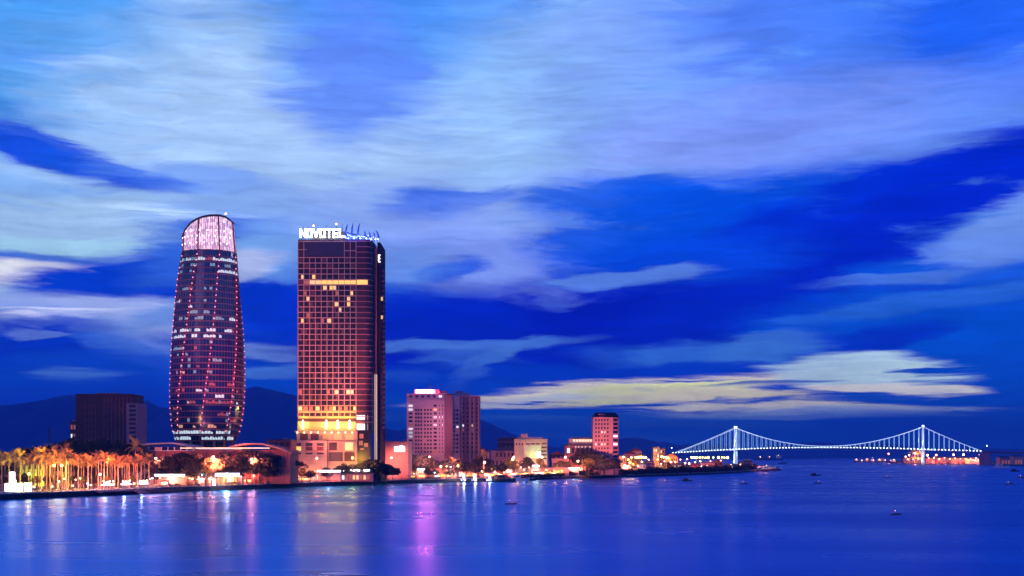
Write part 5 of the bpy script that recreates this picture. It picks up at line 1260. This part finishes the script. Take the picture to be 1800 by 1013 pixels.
# uplights at the feet of the front palms
for i, px in enumerate((16,35.5,73.5,101.7,120.5,155,173,208,241.5)):
    Y = {16:552,35.5:548,73.5:556,101.7:566,120.5:572,155:584,173:592,208:606,241.5:622}[px]
    t = thing('uplight', nth(i, 'small ground uplight at a palm foot'), 'lamp', (wx(px, Y), Y-1.6, GZ), 0, 'ground uplights at the palm feet')
    MB().tube([(0,0,0),(0,0,.35)], [.22,.28], 8).build('housing', M['dark_metal'], t); MB().tube([(0,0,.351),(0,0,.40)], .2, 8).build('lens', M['bulb_warm'], t)
    spot((0, 0, .6), (0, 1.9, 11), 4500, (1,.22,.04) if i > 1 else (.9,.85,.1), 95, .3, t, .8)
for i, (px, Y, P, c) in enumerate(((28,Q_(28),36000,(.75,.8,.06)),(60,Q_(60),30000,(1,.36,.05)),(92,Q_(92),30000,(1,.20,.06)),(128,Q_(128),32000,(1,.14,.08)),(160,Q_(160),32000,(1,.12,.10)),(200,Q_(200),30000,(1,.11,.12)),(236,Q_(236),26000,(1,.12,.12)))):  # lamps added to light the near side of the fronds
    t = thing('fill_flood', nth(i, 'floodlight added on a short post at the quay edge to light the palms'), 'lamp', (wx(px, Y), Y, GZ), 0, 'floodlights added on the quay edge to light the palms')
    MB().tube([(0,0,0),(0,0,2.2)], .08, 6).build('post', M['dark_metal'], t); MB().box(-.35,.35,-.2,.2,2.2,2.7).build('housing', M['dark_metal'], t); MB().box(-.3,.3,-.24,-.202,2.25,2.65).build('lens', M['bulb_warm'], t)
    spot((0, .2, 3.2), (.6, 14, 9), P*2.2, c, 125, .5, t, 1.0)
# big floodlights added on the bank, standing in for city glow on the facades
for i, (px, Y, tx, ty, tz, P, c, ang) in enumerate([(560,752,NX,NY,45,2.2e5,(1,.20,.13),62),(600,756,NX+5,NY,100,6e5,(1,.30,.30),44),(380,655,TX+8,TY-20,60,8e5,(1,.18,.2),60),(740,862,wx(748,GY),GY,50,1.5e5,(1,.34,.42),64),(790,880,wx(800,HY2),HY2,50,1e5,(1,.3,.4),60),(1060,1000,wx(1065,PY),PY,30,1.3e5,(1,.34,.3),70),(150,700,wx(185,830),830,50,3e5,(1,.2,.2),70),(428,700,TX+16,TY-16,34,4e5,(1,.2,.08),60)]):
    t = thing('fill_flood', nth(i, 'tall-mast floodlight added for city glow on a facade'), 'lamp', (wx(px, Y), Y, GZ), 0, 'mast floodlights added for city glow on the towers')
    MB().tube([(0,0,0),(0,0,6)], .12, 6).build('post', M['dark_metal'], t); MB().box(-.4,.4,-.3,.3,6,6.6).build('housing', M['dark_metal'], t)
    MB().box(-.35,.35,.302,.34,6.05,6.55).build('lens', M['bulb_warm'], t)
    spot((0, 1.0, 6.9), (tx-wx(px, Y), ty-Y, tz), P, c, ang, .6, t, .7)

# ================================================================ kiosks, canopies and stands
def kiosk(px0, px1, py, Y, label, k='glow_white', h=3.2):
    W = (px1-px0)/F*Y; t = thing('kiosk', label, 'kiosk', (wx((px0+px1)/2, Y), Y, GZ)); z = wz(py, Y)-GZ
    MB().box(-W/2, W/2, 0, 5, 0, .15).build('floor', M['concrete'], t)
    for s in (-1, 1):
        for y in (.3, 4.7): MB().box(s*(W/2-.4)-.12, s*(W/2-.4)+.12, y-.12, y+.12, .15, z-.9).build('post', M['stone_pink'], t)
    MB().box(-W/2+.6, W/2-.6, 3.5, 4.4, .15, z-1.2).build('back_wall', M['stone_pink'], t)
    MB().box(-W/2-.3, W/2+.3, -.4, 5.3, z-.9, z-.6).build('roof', M['slate'], t)
    MB().box(-W/2, W/2, -.75, -.41, z-.65, z+.35).build('light_fascia', M[k], t)
    for s in range(3): MB().box(-W/2+W*(.12+.28*s), -W/2+W*(.32+.28*s), .5, 1.1, .15, 1.15).build('counter', M['stone_rose'], t)
    point((0, -1.6, z-1.0), 900, (.9,.7,.8), .6, t); spot_in(t, (0, .3, z-1.1), 7000, (1,.35,.25))
    return t
kiosk(272,325,835,650,'long kiosk with a white glowing fascia under the largest dark tree','glow_violet')
kiosk(465,512,829.5,712,'long kiosk with a white glowing fascia left of the podium')
kiosk(558,599,828,757,'kiosk with a bright white fascia before the hotel podium','glow_white')
kiosk(602,632,827,770,'narrower kiosk with a white fascia under the big yellow lamp','glow_white')
kiosk(633,650,826.5,778,'small kiosk with a thin white fascia beside the dark hotel tree','glow_violet')
kiosk(732,748,825,870,'small white-lit kiosk left of the tall pole lamp','glow_white')
kiosk(936,950,819,985,'bright kiosk in front of the cream block','glow_white')
kiosk(1000,1018,823,1025,'kiosk with a greenish-white fascia above the dark bank','glow_white')
# small lit stalls added to thicken the glow along the bank
ms = random.Random(3); MSm = {}
SX = [(288,12),(334,14),(352,20),(372,14),(434,16),(450,20),(520,16),(528,20),(537,24),(664,18),(674,22),(684,20),(696,26),(706,18),(716,24),(725,18),(742,20),(757,24),(768,18),(778,26),(788,20),(800,30),(812,24),(823,20),(834,28),(846,22),(856,30),(868,24),(879,30),(890,22),(903,28),(912,22),(923,30),(942,26),(952,22),(962,30),(973,24),(983,32),(993,26),(1012,30),(1024,24),(1038,30),(1052,26),(1066,30),(1086,60),(1096,90),(1104,60),(1116,90),(1131,120),(1142,160),(1156,100),(1168,150),(1184,110),(1198,150),(1212,120),(1226,150),(1240,110),(1254,140),(1268,120),(1282,110)]
for i, (px, o) in enumerate(SX):
    Y = quay_d(px)+o; s_ = max(1, Y/850); W = ms.uniform(3.2, 5.2)*s_; h = ms.uniform(2.5, 3.4)*s_
    lab = 'small lit stall added for glow, '+(ORD[i]+' from the left along the bank' if i < 30 else ORD[len(SX)-1-i].replace('leftmost', 'last').replace(' from the left', '')+' from the right along the bank')
    t = thing('glow_stall', lab, 'stall', (wx(px, Y), Y, GZ), R(ms.uniform(-12, 12)), 'small lit stalls added for glow along the bank')
    k = ('lit_warm','lit_dim','lit_white','lit_gold')[i % 4]
    MB().box(-W/2, W/2, 1.4, 2.8, 0, h).build('back_wall', M['stone_pink'], t); MB().box(-W/2, W/2, 0, .7, 0, 1.0).build('counter', M['stone_rose'], t)
    mb = MB(); mb.face([(-W/2-.3,-.7,h-.3),(W/2+.3,-.7,h-.3),(W/2+.3,3,h+.4),(-W/2-.3,3,h+.4)]); mb.face([(-W/2-.3,3,h+.3),(W/2+.3,3,h+.3),(W/2+.3,-.7,h-.4),(-W/2-.3,-.7,h-.4)]); mb.build('awning', M[('red_roof','cream','stone_pink','slate')[(i*7) % 4]], t)
    MB().box(-W/2+.2, W/2-.2, 1.3, 1.39, 1.2, h-.5).build('lit_panel', M[k], t)
    for s in (-1, 1): MB().box(s*(W/2-.1)-.06, s*(W/2-.1)+.06, -.6, -.5, 0, h-.35).build('post', M['grey_metal'], t)
    if i % 2 == 0: spot_in(t, (0, .9, h-.5), 1500*s_*s_, (1,.25,.13))
# domed canopy
t = thing('domed_canopy', 'shallow domed canopy glowing white underneath, on the promenade', 'canopy', (wx(404, 668), 668, GZ))
def dome(z0, r, h, n=24, k=5):
    mb = MB(); P = [[(r*math.cos(a*2*math.pi/n)*math.cos(b*math.pi/2/k), r*.6*math.sin(a*2*math.pi/n)*math.cos(b*math.pi/2/k), z0+h*math.sin(b*math.pi/2/k)) for a in range(n)] for b in range(k+1)]
    for b in range(k):
        for a in range(n): mb.face([P[b][a], P[b][(a+1) % n], P[b+1][(a+1) % n], P[b+1][a]])
    return mb
dome(5.0, 8.2, 2.6).build('shell', M['dark_metal'], t, smooth=True)
MB().box(-6.6, 6.4, -5.6, -5.2, 4.9, 6.6).build('light_panel', M['glow_white'], t)
for s in (-7, 7):
    for y in (-3, 3): MB().tube([(s, y, 0), (s, y, 5.1)], .14, 6).build('post', M['grey_metal'], t)
point((0, -6.4, 4.4), 5000, (.85,.8,1), .8, t)
MB().box(-7.6, -6.3, -6.4, -5.9, 0, 3.2).build('light_box', M['glow_white'], t)
# white illuminated booth, lightbox column and small booth at the left
t = thing('illuminated_booth', 'large white illuminated booth at the left edge of the promenade', 'booth', (wx(21, 545), 545, GZ))
MB().box(-3.2, 3.4, 0, 3, 0, 3.6).build('walls', M['glow_white'], t); MB().box(-3.5, 3.7, -.3, 3.3, 3.61, 3.8).build('roof', M['white'], t)
for k in range(4): MB().box(-3.2+k*2.15, -3.1+k*2.15, -.06, -.001, 0, 3.6).build('frame_bar', M['grey_metal'], t)
t = thing('light_column', 'tall white glowing stepped column behind the illuminated booth', 'sign', (wx(20, 552), 552, GZ))
MB().box(-1.3,1.5,0,1.6,3.6,5.0).build('lower_box', M['glow_white'], t); MB().box(-.95,1.0,.1,1.5,5.01,8.6).build('upper_box', M['glow_white'], t); MB().box(-.5,.5,.3,1.2,0,3.59).build('base', M['concrete'], t)
t = thing('illuminated_booth', 'small white illuminated booth right of the large one', 'booth', (wx(47.5, 550), 550, GZ))
MB().box(-1.3, 1.3, 0, 2, 0, 3.6).build('walls', M['glow_white'], t); MB().box(-1.5, 1.5, -.2, 2.2, 3.61, 3.8).build('roof', M['white'], t)
# glowing pointed canopies over moored tour boats
for i, (a, b) in enumerate(((177,200),(211,233),(243,262))):
    Y = quay_d((a+b)/2)+6; W = (b-a)/F*Y; t = thing('parasol', nth(i, 'glowing white peaked canopy beside the jetty'), 'canopy', (wx((a+b)/2, Y), Y, GZ), 0, 'glowing peaked canopies beside the jetty')
    MB().tube([(0,0,0),(0,0,4.1)], .09, 6).build('pole', M['grey_metal'], t)
    mb = MB(); n = 8
    for k in range(n):
        p, q = [(W/2*math.cos(u*2*math.pi/n), W/2*.8*math.sin(u*2*math.pi/n), 2.0) for u in (k, k+1)]; m1, m2 = [(v[0]*.35, v[1]*.35, 3.2) for v in (p, q)]
        mb.face([p, q, m2, m1]); mb.face([m1, m2, (0,0,4.0)])
    mb.build('cover', mat('canopy_glow', (.8,.8,.9), .6, emit=(.8,.78,1), ek=3.2), t); point((0, -W*.5-.6, 1.8), 1800, (.75,.7,1), .5, t)
for i, px in enumerate((784, 795, 801)):
    Y = 878; t = thing('parasol', nth(i, 'closed pale parasol right of the tall pole lamp'), 'parasol', (wx(px, Y), Y, GZ), 0, 'closed parasols in the warm light')
    MB().tube([(0,0,0),(0,0,1.2)], .07, 6).build('pole', M['grey_metal'], t); MB().tube([(0,0,.6),(0,0,1.5),(0,0,4.2)], [1.5,1.2,.05], 8).build('cover', M['cream'], t)
# palace of small clutter: parked cars and scooters along the promenade road
def car_proto():
    mb = MB(); prof = [(-2.1,.35),(-2.15,.8),(-1.5,.95),(-.9,1.42),(.6,1.45),(1.25,.98),(2.1,.85),(2.15,.35)]
    n = len(prof); a = [(x, -.85+(.12 if z > 1.2 else 0), z) for x, z in prof]; b = [(x, .85-(.12 if z > 1.2 else 0), z) for x, z in prof]
    mb.face(a); mb.face(list(reversed(b)))
    for k in range(n): mb.face([a[(k+1) % n], a[k], b[k], b[(k+1) % n]])
    body = mb.mesh('body', mat('car_paint', (.08,.03,.03), .3))
    win = MB().box(-1.15,.85,-.79,-.86,1.0,1.36).mesh('window', M['dark_glass']); wh = MB().tube([(0,-.08,0),(0,.08,0)], .34, 12).mesh('wheel', M['black'])
    hl = MB().box(-.02,.04,-.16,.16,-.08,.08).mesh('headlight', M['lit_white']); return body, win, wh, hl
cb_, cw_, ch_, cl_ = car_proto()
for i, (px, o, rz) in enumerate(((270,12,58),(280,12,58),(297,12,58),(312,12,60),(345,13,58),(405,12,55),(413,12,55),(500,14,50),(648,14,50),(752,12,60),(770,12,60),(812,14,60),(826,14,60),(890,14,70))):
    Y = quay_d(px)+o; t = thing('parked_car', nth(i, 'small dark car parked along the promenade'), 'car', (wx(px, Y), Y, GZ), R(rz-60), 'cars parked along the promenade')
    link('body', cb_, t); link('window', cw_, t)
    for x in (-1.35, 1.35):
        for y in (-.8, .8): link('wheel', ch_, t, (x, y, .34))
    for y in (-.55, .55): link('headlight', cl_, t, (2.14, y, .68))

# ================================================================ jetty
jt = thing('jetty', 'low dark landing stage with railings and a sloping gangway on the left bank', 'jetty', (0,0,0))
def qpt(px, o, z):
    Y = quay_d(px); i = 0
    return (wx(px, Y)+o*.85, Y-o*.52, z)
def slab(name, pxa, pxb, o0, o1, z0, z1, m, za=0):
    a, b, c, d = qpt(pxa, o0, 0), qpt(pxb, o0, 0), qpt(pxb, o1, 0), qpt(pxa, o1, 0)
    mb = MB(); mb.prism([d[:2], c[:2], b[:2], a[:2]], z0, z1); return mb.build(name, m, jt)
slab('deck', 166, 268, .8, 5, 1.7, 2.1, mat('jetty_deck', (.22,.14,.2), .8, var=.2)); slab('pontoon', 240, 302, 2.2, 9, .5, 1.1, M['brown'])
for px in range(168, 303, 11):
    x, y, _ = qpt(px, 4.6 if px < 262 else 8.6, 0); MB().tube([(x, y, -1), (x, y, 1.7 if px < 262 else 2.2)], .16, 6).build('pile', M['black'], jt)
mb = MB()
for z in (.5, .8, 1.1):
    mb.tube([qpt(p, 4.8, 2.1+z) for p in range(168, 264, 5)], .045, 4); mb.tube([qpt(p, 8.7, 1.1+z) for p in range(242, 300, 5)], .045, 4)
mb.build('rail', M['grey_metal'], jt)
for p in range(168, 264, 8): x, y, _ = qpt(p, 4.8, 0); MB().tube([(x, y, 2.1), (x, y, 3.2)], .07, 4).build('rail_post', M['grey_metal'], jt)
for p in range(242, 301, 8): x, y, _ = qpt(p, 8.7, 0); MB().tube([(x, y, 1.1), (x, y, 2.2)], .07, 4).build('rail_post', M['grey_metal'], jt)
a, b = qpt(222, 5.1, 0), qpt(240, 5.1, 0); c, d = qpt(238, 11, .4), qpt(221, 11, .4)
mb = MB(); mb.v += [(a[0],a[1],2.12),(b[0],b[1],2.12),(c[0],c[1],.3),(d[0],d[1],.3),(a[0],a[1],1.8),(b[0],b[1],1.8),(c[0],c[1],0),(d[0],d[1],0)]
for f in ((0,3,2,1),(4,5,6,7),(3,7,6,2),(0,4,7,3),(1,2,6,5)): mb.f.append(f); mb.m.append(0)
mb.build('gangway', mat('gangway', (.28,.2,.22), .8, var=.3, vscale=2), jt)

# ================================================================ boats and buoys
def boat_mesh(Ln, B, H):
    mb = MB(); pr = None
    for u, wv, zz in ((-.5,.7,0),(-.4,.95,0),(0,1,0),(.3,.8,.12),(.45,.35,.3),(.52,.03,.42)):
        c = [(u*Ln, -B/2*wv, H*(1+zz)), (u*Ln, B/2*wv, H*(1+zz)), (u*Ln*.95, B/2*wv*.6, -.3), (u*Ln*.95, -B/2*wv*.6, -.3)]
        if pr:
            for a in range(4): b = (a+1) % 4; mb.face([pr[a], c[a], c[b], pr[b]])
        else: mb.face(list(reversed(c)))
        pr = c
    return mb
BMs = {}
boat_bulb = mat('boat_bulb', (.8,.4,.4), .4, emit=(1,.4,.5), ek=5)
def boat(px, py, Ln, label, k='w', cabin=True, rz=0, paint='brown', P=0, group=None, name='fishing_boat', lampr=.14):
    Y = dist(py); B = Ln*.27; H = Ln*.10; key = (Ln, paint)
    if key not in BMs: BMs[key] = boat_mesh(Ln, B, H).mesh('hull', M[paint])
    t = thing(name, label, 'boat', (wx(px, Y), Y, 0), R(rz), group); link('hull', BMs[key], t)
    if cabin:
        MB().box(-Ln*.32, Ln*.05, -B*.32, B*.32, H*.8, H+Ln*.14).box(-Ln*.36, Ln*.09, -B*.37, B*.37, H+Ln*.141, H+Ln*.155).build('cabin', M['white' if paint != 'black' else 'brown'], t)
        for s in (-1, 1): MB().box(-Ln*.26, -Ln*.02, s*B*.325-.02, s*B*.325+.02, H+Ln*.06, H+Ln*.11).build('window', M['dark_glass'], t)
    if k:
        zt_ = H+Ln*.22; MB().tube([(-Ln*.1, 0, H), (-Ln*.1, 0, zt_)], .05, 5).build('mast', M['dark_metal'], t); MB().ball((-Ln*.1, -.1, zt_+lampr), lampr, 0, 8, 5).build('mast_lamp', M[BM[k][0]] if P else boat_bulb, t)
        if P: point((-Ln*.1, -1.0, zt_+.2), P, BM[k][1], .4, t)
    return t
bg_ = 'small boats out on the river'
boat(898, 887, 4.5, 'small reddish boat on open water below the salmon shops', 'r', False, 15, 'red_roof', 0, bg_, lampr=.12)
boat(1307, 851, 5, 'small pink-lit boat on the water below the left bridge span', 'r', True, 5, 'brown', 0, bg_)
boat(1438, 850, 5, 'small pink-lit boat under the middle of the bridge', 'r', True, 175, 'brown', 0, bg_)
boat(1575, 905, 3.6, 'tiny red-lit boat nearest the viewer on the right', 'r', False, 20, 'red_roof', 0, bg_, lampr=.12)
boat(1560, 840, 5, 'small dim boat left of the right pylon', 'r', True, 0, 'brown', 0, bg_)
boat(1760, 823, 26, 'white-lit ferry boat near the right edge under the viaduct', 'c', True, 5, 'white', 0, bg_)
boat(1784, 829, 12, 'dark unlit boat below the viaduct at the right edge', None, True, 10, 'black', 0, bg_)
boat(1774, 851.5, 5, 'tiny pink-lit boat at the lower right edge', 'r', True, 0, 'brown', 0, bg_)
boat(1795, 840.5, 6, 'small lit boat cut by the right edge', 'r', True, 0, 'brown', 0, bg_)
boat(1433, 836.5, 10, 'dark unlit boat right of the river mouth', None, True, 5, 'black', 0, bg_)
boat(1208, 846, 8, 'dark unlit boat close to the bushy bank', None, True, 12, 'black', 0, bg_)
boat(1376, 809.5+6, 24, 'boat with a tall thin mast right of the far freighter', 'c', False, 0, 'black', 0, bg_)
for i, (px, py) in enumerate(((817.5,847.5),(836.5,847.3),(862.5,847)) ): boat(px, py+.8, 9, nth(i, 'moored boat with a dazzling white mast lamp'), 'c', True, 20, 'brown', 7000, 'moored boats with dazzling white lamps', lampr=.6)
boat(885, 847.3, 20, 'long dark barge moored at the bushy bank', None, True, 30, 'black'); boat(912, 846, 18, 'bluish passenger boat moored right of the long dark barge', 'w', True, 28, 'white', 1500); boat(928, 845.2, 14, 'dark launch moored right of the bluish passenger boat', None, True, 24, 'black')
boat(1338, 829.2, 20, 'red-lit fishing boat moored at the river mouth, left of three', 'r', True, 15, 'red_roof', 8000); boat(1350, 828, 22, 'red fishing boat with a bright deck lamp, middle of three', 'w', True, 10, 'red_roof', 8000); boat(1361, 827.5, 18, 'dark red fishing boat at the very tip, right of three', None, True, 8, 'brown')

for o in COL.objects:
    if o.get('label'): o['label'] = o['label'].replace('leftmost from the left', 'first from the left').replace('leftmost along', 'first along').replace('  ', ' ')
